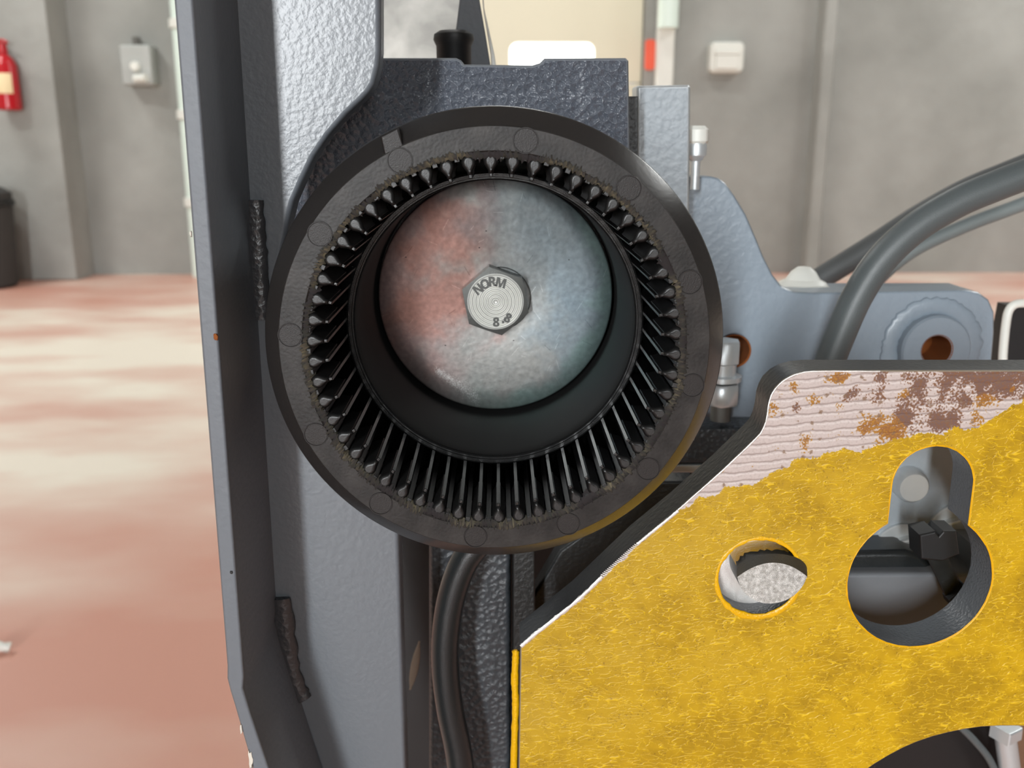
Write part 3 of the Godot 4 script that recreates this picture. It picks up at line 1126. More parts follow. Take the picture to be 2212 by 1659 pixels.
	for i in seg:
		for k in rows - 1:
			var at := i * rows + k
			g.quad(at, at + 1, at + rows + 1, at + rows)
	part("moulding_flash", g, M.flash, o)
	# round ejector marks on the ring's face
	var em := geo()
	var er := 27 * q
	lathe(em, [Vector2(0, 0.0001), Vector2(er - 3 * q, 0.0001), Vector2(er - 2 * q, 0.0004), Vector2(er - 0.6 * q, 0.0004), Vector2(er, 0.0)], 40)
	var emm := em.mesh()
	for deg in [8.5, 39.5, 71.0, 101.0, 129.0, 158.0, 186.0, 216.0, 244.0, 274.0, 304.0, 334.0]:
		var p := part("ejector_mark", emm, M.plastic, o)
		p.position = Vector3(sin(deg_to_rad(deg)), cos(deg_to_rad(deg)), 0) * 440 * q
	# small bridging tab on the rim, upper left
	g = geo()
	var tab := PackedVector2Array([Vector2(-24 * q, 462 * q), Vector2(20 * q, 462 * q), Vector2(26 * q, 500 * q), Vector2(-14 * q, 500 * q), Vector2(-20 * q, 478 * q)])
	plate(tab, [], -0.0002, -0.02, 0.0006, g)
	part("rim_tab", g, M.plastic, o).rotation.z = deg_to_rad(26.0)
	# retaining washer
	var dz := 0.479
	var wc := Vector3(axis.x, axis.y + 0.0008, -dz)
	var wr := L(253, 1069, 640, dz)
	g = geo()
	lathe(g, [Vector2(0, -0.0016), Vector2(wr * 0.26, -0.0016), Vector2(wr * 0.40, -0.0009), Vector2(wr * 0.62, -0.0002), Vector2(wr * 0.80, 0.0), Vector2(wr - 0.0012, 0.0), Vector2(wr - 0.0004, -0.0003), Vector2(wr, -0.0012), Vector2(wr, -0.007), Vector2(0, -0.007)], 128)
	for i in g.v.size():
		g.uv[i] = Vector2(g.v[i].x / wr * 0.5 + 0.5, 0.5 - g.v[i].y / wr * 0.5)
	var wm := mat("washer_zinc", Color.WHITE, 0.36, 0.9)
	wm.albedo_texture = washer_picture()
	wm.heightmap_enabled = true
	wm.heightmap_texture = brushed()
	wm.heightmap_scale = 0.004
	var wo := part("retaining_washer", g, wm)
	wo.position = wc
	tag(wo, "large round zinc washer with rainbow tint and painted reflections inside the roller hub", "washer")
	bolt(Vector3(axis.x, axis.y, -dz - 0.0016), L(1, 1069, 642, 0.469))


func washer_picture() -> ImageTexture:
	# iridescent zinc passivation plus reflections painted into the colour: pink on one side, blue-green on the other, with fine scratches
	var w := 512
	var a := noise(FastNoiseLite.TYPE_SIMPLEX_SMOOTH, 0.008, 4, 51).get_image(w, w)
	var b := noise(FastNoiseLite.TYPE_SIMPLEX_SMOOTH, 0.06, 4, 52).get_image(w, w)
	a.convert(Image.FORMAT_L8)
	b.convert(Image.FORMAT_L8)
	var da := a.get_data()
	var db := b.get_data()
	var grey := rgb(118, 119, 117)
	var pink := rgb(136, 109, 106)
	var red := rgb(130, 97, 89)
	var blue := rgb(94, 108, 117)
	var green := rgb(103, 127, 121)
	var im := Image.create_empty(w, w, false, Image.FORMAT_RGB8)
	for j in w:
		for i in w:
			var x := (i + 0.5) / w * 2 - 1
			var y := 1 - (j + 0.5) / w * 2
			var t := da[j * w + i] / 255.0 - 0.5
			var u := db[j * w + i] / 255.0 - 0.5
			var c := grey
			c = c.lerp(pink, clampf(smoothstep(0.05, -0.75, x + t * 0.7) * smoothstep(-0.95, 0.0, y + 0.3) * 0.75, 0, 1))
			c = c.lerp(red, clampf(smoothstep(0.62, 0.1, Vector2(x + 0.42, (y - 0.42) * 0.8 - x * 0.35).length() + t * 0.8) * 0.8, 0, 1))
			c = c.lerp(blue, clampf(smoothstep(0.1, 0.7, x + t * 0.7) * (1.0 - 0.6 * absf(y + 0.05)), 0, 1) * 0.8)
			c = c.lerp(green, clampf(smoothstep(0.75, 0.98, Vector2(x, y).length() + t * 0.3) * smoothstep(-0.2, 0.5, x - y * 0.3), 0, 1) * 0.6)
			c = c.lerp(rgb(74, 82, 86), clampf(smoothstep(0.75, 0.1, Vector2(x - 0.35, y - 0.62).length() + t * 0.6) * 0.7, 0, 1))  # dark reflection at the upper right, painted into the colour
			var k := 1.0 + u * 0.16
			im.set_pixel(i, j, Color(c.r * k, c.g * k, c.b * k))
	var rng := RandomNumberGenerator.new()
	rng.seed = 5
	for s in 70:
		var p := Vector2(rng.randf() * w, rng.randf() * w)
		var dir := Vector2.from_angle(rng.randf() * TAU)
		var len := rng.randi_range(6, 26)
		var gain := rng.randf_range(0.05, 0.13) * (1 if rng.randf() < 0.75 else -1)
		for t in len:
			var qx := int(p.x + dir.x * t)
			var qy := int(p.y + dir.y * t)
			if qx >= 0 and qy >= 0 and qx < w and qy < w:
				var c := im.get_pixel(qx, qy)
				im.set_pixel(qx, qy, Color(c.r + gain, c.g + gain, c.b + gain).clamp())
	# pale smear near the lower edge, and a few dark specks
	for s in 1600:
		var t := rng.randf()
		var c0 := Vector2(lerpf(0.24, 0.42, t), lerpf(0.82, 0.95, t)) * w + Vector2(rng.randfn(0, 4), rng.randfn(0, 4 + 5 * t))
		if c0.x < w and c0.y < w:
			var c := im.get_pixelv(Vector2i(c0))
			im.set_pixelv(Vector2i(c0), c.lerp(rgb(222, 226, 224), 0.35))
	for s in [[0.43, 0.29], [0.46, 0.22], [0.28, 0.71], [0.81, 0.34], [0.575, 0.69], [0.12, 0.33]]:
		im.fill_rect(Rect2i(int(s[0] * w), int(s[1] * w), 3, 2), rgb(40, 38, 38))
	return ImageTexture.create_from_image(im)


func brushed() -> ImageTexture:
	var f := noise(FastNoiseLite.TYPE_SIMPLEX_SMOOTH, 0.05, 4, 61)
	return tex(f)


func bolt(at: Vector3, q: float) -> void:
	var o := thing("hex_bolt", "steel hex head bolt with NORM and 8.8 stamped on it, in the washer's middle", "bolt", at)
	var h := 0.0115
	var r := 76.5 * q
	# hex head whose upper corners are turned down to a cone
	var g := geo()
	var seg := 96
	var corner := deg_to_rad(100.4)
	var rim := 61.0 * q
	var lo := []
	var mid := []
	for i in seg + 1:
		var a := corner + TAU * i / seg
		var t := fposmod(a - corner, PI / 3) - PI / 6
		var rr := r * cos(PI / 6) / cos(t)
		lo.append(Vector3(cos(a) * rr, sin(a) * rr, 0))
		mid.append(Vector3(cos(a) * rr, sin(a) * rr, h - maxf((rr - rim) * 0.42, 0.0)))
	for i in seg:
		var a := corner + TAU * (i + 0.5) / seg
		var fa := floorf((a - corner) / (PI / 3)) * (PI / 3) + PI / 6 + corner
		var out := Vector3(cos(fa), sin(fa), 0)
		g.flat_quad(lo[i], lo[i + 1], mid[i + 1], mid[i], out)
		var a0 := corner + TAU * i / seg
		var a1 := corner + TAU * (i + 1) / seg
		var p0 := Vector3(cos(a0) * rim, sin(a0) * rim, h)
		var p1 := Vector3(cos(a1) * rim, sin(a1) * rim, h)
		var n0 := Vector3(cos(a0) * 0.4, sin(a0) * 0.4, 1)
		var n1 := Vector3(cos(a1) * 0.4, sin(a1) * 0.4, 1)
		g.quad(g.pt(p0, n0), g.pt(p1, n1), g.pt(mid[i + 1], n1), g.pt(mid[i], n0))
	part("head", g, M.steel_dark, o)
	# turned face with tool rings
	g = geo()
	var prof := [Vector2(0, h)]
	var k := 0
	var rr := 4.0
	while rr < 59.0:
		prof.append(Vector2(rr * q, h + (0.00032 if k % 2 == 0 else 0.0)))
		rr += 1.9 + 0.7 * sin(k * 1.7)
		k += 1
	prof.append(Vector2(rim, h - 0.0001))
	lathe(g, prof, 72)
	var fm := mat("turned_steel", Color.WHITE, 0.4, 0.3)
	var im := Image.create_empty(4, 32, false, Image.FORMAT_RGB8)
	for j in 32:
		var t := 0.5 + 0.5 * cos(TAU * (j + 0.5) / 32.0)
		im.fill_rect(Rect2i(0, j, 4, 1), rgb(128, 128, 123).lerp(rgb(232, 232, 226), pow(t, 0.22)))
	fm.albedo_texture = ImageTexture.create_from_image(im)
	fm.uv1_scale = Vector3(1, 0.5, 1)
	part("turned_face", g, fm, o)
	# thin washer face under the head
	g = geo(Vector3(8 * q, 0, 0))
	lathe(g, [Vector2(69 * q, 0.0022), Vector2(70 * q, 0.0018), Vector2(70 * q, -0.0004)], 64)
	part("collar", g, M.steel_dark, o)
	var font := SystemFont.new()
	font.font_names = PackedStringArray(["Droid Sans"])
	font.font_weight = 700
	var bold := FontVariation.new()
	bold.base_font = font
	bold.variation_embolden = 0.45
	for e in [["N", 570, 638, 38.0], ["O", 690, 546, 22.0], ["R", 828, 500, 4.0], ["M", 978, 524, -14.0], ["8", 890, 1235, 0.0], [".", 1014, 1235, -14.0], ["8", 1101, 1160, -28.0]]:
		var tm := TextMesh.new()
		tm.font = bold
		tm.text = e[0]
		tm.font_size = 64
		tm.pixel_size = 23.0 * q / 64.0
		tm.depth = 0.0006
		var p := part("stamped_letter", tm, M.letter if M.has("letter") else mat("letter", rgb(74, 75, 73), 0.5, 0.4), o)
		var bx := tm.get_aabb()
		var s := 200.0 / 1659.0 * 1.0
		var place := Vector3((e[1] - 880.0) * s * q, -(e[2] - 868.0) * s * q, h + 0.00012)
		var turn := Basis(Vector3.BACK, deg_to_rad(e[3]))
		p.transform = Transform3D(turn, place - turn * Vector3(bx.get_center().x, bx.get_center().y, 0))


# ---------------------------------------------------------------- yellow plate
func keyhole_outline(d: float, grow := 0.0) -> PackedVector2Array:
	var c := P2(2015, 1048, d)
	var s := L(1, 2000, 1150, d)
	var r1 := (87.0 + grow) * s
	var b := P2(1987, 1256, d)
	var r2 := (158.5 + grow) * s
	var p := PackedVector2Array()
	for i in 25:   # slot end
		var a := PI * i / 24
		p.append(c + Vector2(cos(a), sin(a)) * r1)
	var dx := r1 - grow * 0.0
	var left := c.x - dx
	var right := c.x + dx
	var al := PI - acos(clampf((b.x - left) / r2, -1, 1))
	var ar := acos(clampf((right - b.x) / r2, -1, 1))
	var n := 60
	for i in n + 1:
		var a := lerpf(al, ar + TAU, float(i) / n)
		p.append(b + Vector2(cos(a), sin(a)) * r2)
	return p


func coupling_plate() -> void:
	var d := D_PLATE
	var t := 0.0205
	var outline := [1118, 1760, 1120, 1659, 1124, 1393, 1242, 1299, 1376, 1172, 1464, 1100, 1558, 1017, 1632, 946, 1644, 933, 1652, 915, 1657, 895, 1660, 870, 1666, 852, 1675, 836, 1692, 820, 1712, 809, 1736, 803, 1767, 800, 2330, 800, 2330, 1590, 2280, 1577, 2240, 1572, 2200, 1569, 2160, 1569, 2120, 1571, 2085, 1576, 2050, 1583, 2015, 1592, 1980, 1604, 1950, 1617, 1920, 1633, 1890, 1651, 1855, 1676, 1815, 1710, 1770, 1760]
	var poly := trace(outline, d)
	var small := disc(L(92, 1640, 1250, d), 56, P2(1640, 1249, d))
	var key := keyhole_outline(d)
	var box2 := Rect2(poly[0], Vector2.ZERO)
	for p in poly:
		box2 = box2.expand(p)
	var o := thing("coupling_plate", "thick yellow painted steel plate with keyhole slot and bare rusty top corner", "plate", P(1650, 1659, d))
	var cap := geo()
	var bev := geo()
	var side := geo()
	plate(poly, [key, small], -d, -d - t, 0.0006, cap, bev, side, box2, 0.004)
	var pm := mat("plate_face", Color.WHITE, 0.42, 0.0)
	var pics := plate_pictures(box2, d)
	pm.albedo_texture = pics[0]
	pm.heightmap_enabled = true
	pm.heightmap_texture = pics[1]
	pm.heightmap_scale = 0.05
	pm.texture_repeat = false
	part("painted_face", cap, pm, o, true)
	for e in pieces(bev):
		part("bevel", e, M.bare_dull if e.idx.size() > bev.idx.size() / 2 else M.yellow_edge, o, true)
	for e in pieces(side):
		part("cut_edge", e, M.paint_cut if e.idx.size() > side.idx.size() / 2 else M.paint_hole, o, true)
	# bare ground chamfer along the slanting edge and round the top corner
	var fb := noise(FastNoiseLite.TYPE_SIMPLEX, 1.0, 3, 23)
	for run in [[[1125, 1395, 1150, 1373, 1242, 1299, 1300, 1244], 5.2], [[1464, 1100, 1558, 1017, 1632, 946, 1646, 928, 1655, 905, 1660, 872, 1667, 850, 1680, 832, 1700, 816, 1728, 805, 1767, 801, 1900, 801], 2.0], [[1376, 1174, 1420, 1138, 1464, 1102], 4.0]]:
		var pts := []
		for k in range(0, run[0].size(), 2):
			pts.append(P(run[0][k] + 1.0, run[0][k + 1] + 1.5, d))
		var cg := geo()
		var wide := L(run[1], 1300, 1250, d)
		tube(cg, spline(pts, 14), func(u, a): return wide * (0.85 + 0.5 * fb.get_noise_2d(u * 30.0, a)), 10, Vector2(1, 0.4))
		part("ground_chamfer", cg, M.bare, o, true)
	# file marks on the chamfer
	for k in 22:
		var a := P(lerpf(1302, 1374, k / 21.0), lerpf(1242, 1177, k / 21.0), d - 0.0003)
		var cg := geo()
		tube(cg, PackedVector3Array([a + Vector3(-0.0009, 0.0003, 0), a + Vector3(0.0009, -0.0003, 0)]), func(_u, _a): return L(1.5, 1340, 1210, d), 6)
		part("file_mark", cg, M.bare, o, true)
	# lips of thick yellow paint round both openings
	var f := noise(FastNoiseLite.TYPE_SIMPLEX, 1.0, 3, 19)
	for lip in [[key, 1.5, 0.0], [small, 5.5, 1.0]]:
		var loop := turned(lip[0], true)
		var g := geo()
		var path := PackedVector3Array()
		for i in loop.size() + 1:
			var p := loop[i % loop.size()]
			path.append(Vector3(p.x, p.y, -d - 0.0003))
		var base := L(lip[1], 1900, 1200, d)
		tube(g, path, func(u, _a): return base * (0.8 + 0.55 * f.get_noise_1d(u * 60.0) + float(lip[2]) * 0.55 * maxf(0.0, sin((u - 0.5) * TAU))), 10, Vector2(1, 0.5), false)
		part("paint_lip", g, M.yellow_edge, o, true)
	# thick run of fresh paint down the left edge
	var g := geo()
	tube(g, spline([P(1114, 1404, d + 0.006), P(1114, 1420, d + 0.006), P(1112, 1470, d + 0.006), P(1114, 1520, d + 0.006), P(1112, 1580, d + 0.006), P(1110, 1660, d + 0.006), P(1109, 1760, d + 0.006)], 8),
		func(u, _a): return L(8.0, 1112, 1500, d) * (1.0 + 0.18 * f.get_noise_1d(u * 30.0)) * (0.45 + 0.55 * smoothstep(0.0, 0.05, u)), 14)
	part("paint_run", g, M.yellow_edge, o, true)
	# pale washer seen in the small hole, and the cut pin that sticks out of it
	g = geo(P(1640, 1250, d + 0.0135))
	lathe(g, [Vector2(0.004, 0.0), Vector2(L(108, 1640, 1250, d), 0.0), Vector2(L(108, 1640, 1250, d), -0.003)], 48)
	tag(part("hole_washer", g, M.bare), "bright bare washer seen inside the small round hole of the yellow plate", "washer")
	pin(d)


func pin(d: float) -> void:
	var df := d - 0.002
	var c := P(1668, 1247, df)
	var s := L(1, 1668, 1247, df)
	var o := thing("dowel_pin", "short steel dowel pin with a lens shaped ground end in the small hole", "pin", c)
	# lens-shaped flat end; above it the pin falls back to its full round
	var r := 76.0 * s
	var cy := 14.0 * s
	var lens := []
	var round_ := []
	var n := 64
	for i in n:
		var a := TAU * i / n
		var full := Vector2(cos(a), sin(a) * (0.5 if sin(a) > 0 else 1.0)) * r + Vector2(0, cy)
		round_.append(full)
		var p := full
		var hi := 34.0 * s - 0.0058 * full.x * full.x / s   # the ground edge is a shallow arch
		if p.y > hi:
			p.y = hi
		lens.append(p)
	var g := geo()
	var base := g.pt(Vector3(0, 0, 0), Vector3(0, 0.12, 1))
	for i in n:
		g.pt(Vector3(lens[i].x, lens[i].y, 0.0), Vector3(0, 0.12, 1))
	for i in n:
		g.tri(base, base + 1 + i, base + 1 + (i + 1) % n)
	part("ground_end", g, pitted(), o)
	g = geo()
	for i in n:
		var j := (i + 1) % n
		var a0 := TAU * i / n
		var a1 := TAU * j / n
		var b0 := Vector3(round_[i].x, round_[i].y, -0.0004 - (round_[i].y - lens[i].y) * 0.22)
		var b1 := Vector3(round_[j].x, round_[j].y, -0.0004 - (round_[j].y - lens[j].y) * 0.22)
		var n0 := Vector3(cos(a0), sin(a0), 0.5)
		var n1 := Vector3(cos(a1), sin(a1), 0.5)
		g.quad(g.pt(Vector3(lens[i].x, lens[i].y, 0), n0), g.pt(Vector3(lens[j].x, lens[j].y, 0), n1), g.pt(b1, n1), g.pt(b0, n0))
		var m0 := Vector3(cos(a0), sin(a0), 0)
		var m1 := Vector3(cos(a1), sin(a1), 0)
		g.quad(g.pt(b0, m0), g.pt(b1, m1), g.pt(Vector3(b1.x, b1.y, -0.03), m1), g.pt(Vector3(b0.x, b0.y, -0.03), m0))
	part("shank", g, M.steel_dark, o)
	g = geo()
	var f := noise(FastNoiseLite.TYPE_SIMPLEX, 1.0, 2, 29)
	for i in range(6, 30):
		var a0 := TAU * i / n
		var a1 := TAU * (i + 1) / n
		var z0 := -0.005 - 0.003 * f.get_noise_1d(i * 0.7)
		var z1 := -0.005 - 0.003 * f.get_noise_1d((i + 1) * 0.7)
		var k := Vector3(1.012, 0.53, 1) * r
		var m0 := Vector3(cos(a0), sin(a0), 0)
		var m1 := Vector3(cos(a1), sin(a1), 0)
		var up := Vector3(0, cy, 0)
		g.quad(g.pt(m0 * k + up + Vector3(0, 0, z0), m0), g.pt(m1 * k + up + Vector3(0, 0, z1), m1), g.pt(m1 * k + up + Vector3(0, 0, -0.02), m1), g.pt(m0 * k + up + Vector3(0, 0, -0.02), m0))
	var ps := part("paint_smear", g, M.yellow_edge, o)
	ps.set_meta("label", "smear of yellow paint on the pin")


func pitted() -> StandardMaterial3D:
	mat("ground_base", rgb(206, 204, 198), 0.4, 0.3, M.steel.heightmap_texture, 0.06, 60.0)
	return stained("ground_base", "ground_steel", noise(FastNoiseLite.TYPE_SIMPLEX, 0.02, 5, 33), rgb(176, 173, 166), rgb(255, 254, 250), 30.0)


func plate_pictures(b: Rect2, d: float) -> Array:
	var w := 1280
	var h := int(w * b.size.y / b.size.x)
	var S := FastNoiseLite.TYPE_SIMPLEX_SMOOTH
	var big := noise(S, 0.004, 3, 71).get_image(w, h)
	var mid := noise(S, 0.02, 4, 72).get_image(w, h)
	var fine := noise(S, 0.14, 2, 73).get_image(w, h)
	# wrinkles of the brushed paint: ridges drawn out along the brush strokes, made on a short sheet and stretched
	var wr := noise(S, 0.05, 2, 74).get_image(int(w * 0.3), h)
	wr.resize(w, h, Image.INTERPOLATE_CUBIC)
	var wr2 := noise(S, 0.04, 3, 79).get_image(int(w * 0.55), h)
	wr2.resize(w, h, Image.INTERPOLATE_CUBIC)
	var spots := noise(FastNoiseLite.TYPE_CELLULAR, 0.03, 1, 75)
	spots.cellular_return_type = FastNoiseLite.RETURN_DISTANCE
	var sp := spots.get_image(w, h)
	for im in [big, mid, fine, wr, wr2, sp]:
		im.convert(Image.FORMAT_L8)
	var dbig := big.get_data()
	var dmid := mid.get_data()
	var dfine := fine.get_data()
	var dwr := wr.get_data()
	var dwr2 := wr2.get_data()
	var dsp := sp.get_data()
	# the paint's upper limit, as heights over x in the plate's own plane
	var rimline := trace([1100, 1420, 1240, 1306, 1330, 1222, 1376, 1178, 1408, 1150, 1440, 1120, 1476, 1098, 1506, 1076, 1540, 1066, 1582, 1052, 1622, 1050, 1640, 1036, 1690, 1014, 1716, 996, 1770, 984, 1832, 972, 1880, 972, 1916, 952, 1962, 944, 2000, 930, 2030, 938, 2060, 926, 2110, 924, 2140, 906, 2170, 886, 2190, 868, 2230, 862, 2330, 850], d)
	var tops := PackedFloat32Array()
	tops.resize(w)
	for i in w:
		var x := b.position.x + (i + 0.5) / w * b.size.x
		var k := 0
		while k < rimline.size() - 2 and rimline[k + 1].x < x:
			k += 1
		var y := lerpf(rimline[k].y, rimline[k + 1].y, clampf((x - rimline[k].x) / (rimline[k + 1].x - rimline[k].x), 0, 1))
		tops[i] = (1.0 - (y - b.position.y) / b.size.y) * h
	var col := PackedByteArray()
	col.resize(w * h * 3)
	var hgt := PackedByteArray()
	hgt.resize(w * h)
	var deep := rgb(168, 131, 0)
	var rich := rgb(198, 157, 0)
	var tan_ := rgb(176, 142, 46)
	var ridge := rgb(226, 186, 34)
	var bare := rgb(194, 180, 175)
	var rust := rgb(132, 80, 34)
	var dark := rgb(104, 76, 68)
	var ochre := rgb(184, 128, 20)
	# rust blooms: where they sit, how wide, how dense, how dark
	var rustmap := PackedFloat32Array()
	rustmap.resize(w * h)
	var blooms := [[1812, 816, 26, 0.9, 0], [1712, 840, 16, 0.8, 0], [1672, 884, 20, 0.8, 0], [1688, 850, 8, 0.7, 0], [1760, 858, 16, 0.75, 0], [1834, 850, 20, 0.75, 1], [1810, 884, 14, 0.8, 0], [1720, 880, 10, 0.7, 1], [1740, 950, 14, 0.6, 0], [1790, 934, 18, 0.6, 0], [1734, 962, 14, 0.7, 0],
		[1870, 926, 26, 0.85, 0], [1930, 926, 50, 1.1, 0], [1960, 900, 60, 0.95, 1], [1990, 870, 30, 0.75, 1], [2030, 910, 40, 0.95, 1], [2060, 900, 46, 0.85, 1], [2110, 900, 30, 0.8, 0], [1900, 848, 34, 0.6, 1], [1950, 850, 30, 0.65, 0], [2080, 850, 70, 0.65, 1], [2130, 860, 46, 0.8, 0], [2000, 818, 60, 0.9, 1], [2060, 810, 70, 1.0, 1], [2140, 812, 70, 1.05, 1], [2212, 812, 70, 1.05, 1], [1905, 808, 20, 0.8, 1], [1860, 942, 16, 0.7, 1], [2190, 836, 40, 0.8, 0], [2010, 848, 40, 0.6, 1], [2240, 850, 60, 0.9, 0]]
	var tone := rustmap.duplicate()
	for e in blooms:
		var p := P2(e[0], e[1], d)
		var cx := (p.x - b.position.x) / b.size.x * w
		var cy := (1.0 - (p.y - b.position.y) / b.size.y) * h
		var rr: float = L(e[2], e[0], e[1], d) / b.size.x * w
		for j in range(maxi(0, int(cy - rr * 1.6)), mini(h, int(cy + rr * 1.6))):
			for i in range(maxi(0, int(cx - rr * 1.6)), mini(w, int(cx + rr * 1.6))):
				var q := float(e[3]) * maxf(0.0, 1.0 - Vector2(i - cx, j - cy).length() / (rr * 1.6))
				if q > rustmap[j * w + i]:
					rustmap[j * w + i] = q
					tone[j * w + i] = e[4]
	for j in h:
		for i in w:
			var k := j * w + i
			var nb := dbig[k] / 255.0
			var nm := dmid[k] / 255.0
			var nf := dfine[k] / 255.0
			var under := j - tops[i] + (nm - 0.5) * 20.0 + (nf - 0.5) * 7.0
			var u := float(i) / w
			var v := float(j) / h
			var c: Color
			var z := 0.0
			if under > 0:
				var r := smoothstep(0.72, 0.95, 1.0 - absf(dwr[k] / 255.0 - 0.5) * 5.0) * clampf(0.35 + (dwr2[k] / 255.0 - 0.4) * 3.0, 0.1, 1.0)
				r = maxf(r, smoothstep(0.8, 0.97, 1.0 - absf(dwr2[k] / 255.0 - 0.46) * 6.0) * 0.7)
				# thin, tan coloured paint towards the cut edge, thick and rich below and right
				var thin := clampf(1.1 - u * 1.25 - v * 0.7 + (nb - 0.5) * 0.9, 0, 1)
				c = deep.lerp(rich, clampf(nb * 1.6 - 0.3 + (nm - 0.5), 0, 1)).lerp(tan_, thin * 0.8)
				c = c.lerp(ridge, r * (0.95 - 0.4 * thin))
				if nf < 0.24 and nm < 0.4:
					c = c.lerp(rgb(110, 80, 18), 0.5)
				z = 0.45 + 0.4 * r + (nf - 0.5) * 0.1 + (nm - 0.5) * 0.2 + minf(under * 0.02, 0.1)
			else:
				# milled steel: shallow arcs, rust blooms to the right
				var arcy := j - 60.0 * pow(maxf(0.0, 0.75 - u), 1.5) + i * 0.05
				var line := fposmod(arcy / 19.0 + (nm - 0.5) * 0.35, 1.0)
				var groove := smoothstep(0.0, 0.1, line) * smoothstep(1.0, 0.82, line)
				c = bare.lerp(rgb(134, 118, 112), (1.0 - groove) * 0.7)
				c = c.lerp(rgb(214, 206, 202), smoothstep(0.12, 0.22, line) * smoothstep(0.4, 0.24, line) * 0.8)
				c = c.lerp(rgb(168, 154, 148), clampf((nf - 0.55) * 3.0, 0, 1) * 0.5)
				var q := smoothstep(0.40, 0.62, rustmap[k] * 0.85 + (nm - 0.5) * 0.9 + (nf - 0.5) * 0.75)
				var rc := rust.lerp(ochre, clampf((nf - 0.4) * 2.5, 0, 1) * 0.7) if tone[k] < 0.5 else dark.lerp(rust, clampf((nf - 0.45) * 3.0, 0, 1) * 0.6)
				c = c.lerp(rc, q * 0.9)
				var dot := smoothstep(0.14, 0.05, dsp[k] / 255.0 + (nf - 0.5) * 0.16) * smoothstep(0.46, 0.56, nm)
				c = c.lerp(rgb(120, 92, 70), dot * 0.75)
				z = 0.2 + 0.2 * groove - 0.06 * q + (nf - 0.5) * 0.08
			col[k * 3] = int(clampf(c.r, 0, 1) * 255)
			col[k * 3 + 1] = int(clampf(c.g, 0, 1) * 255)
			col[k * 3 + 2] = int(clampf(c.b, 0, 1) * 255)
			hgt[k] = int(clampf(z, 0, 1) * 255)
	return [ImageTexture.create_from_image(Image.create_from_data(w, h, false, Image.FORMAT_RGB8, col)), ImageTexture.create_from_image(Image.create_from_data(w, h, false, Image.FORMAT_L8, hgt))]


# ---------------------------------------------------------------- seen through the plate's openings
func hex_head(called: String, label: String, c: Vector3, r: float, washer: float, group := "") -> void:
	var o := thing(called, label, "bolt", c, group)
	var g := geo()
	plate(disc(r, 6, Vector2.ZERO, 0.3), [], r * 0.55, -0.012, r * 0.14, g)
	part("head", g, M.zinc, o)
	if washer > 0:
		g = geo()
		lathe(g, [Vector2(r * 0.5, 0.0016), Vector2(washer - 0.0006, 0.0016), Vector2(washer, 0.001), Vector2(washer, -0.002)], 40)
		part("washer", g, M.zinc, o)


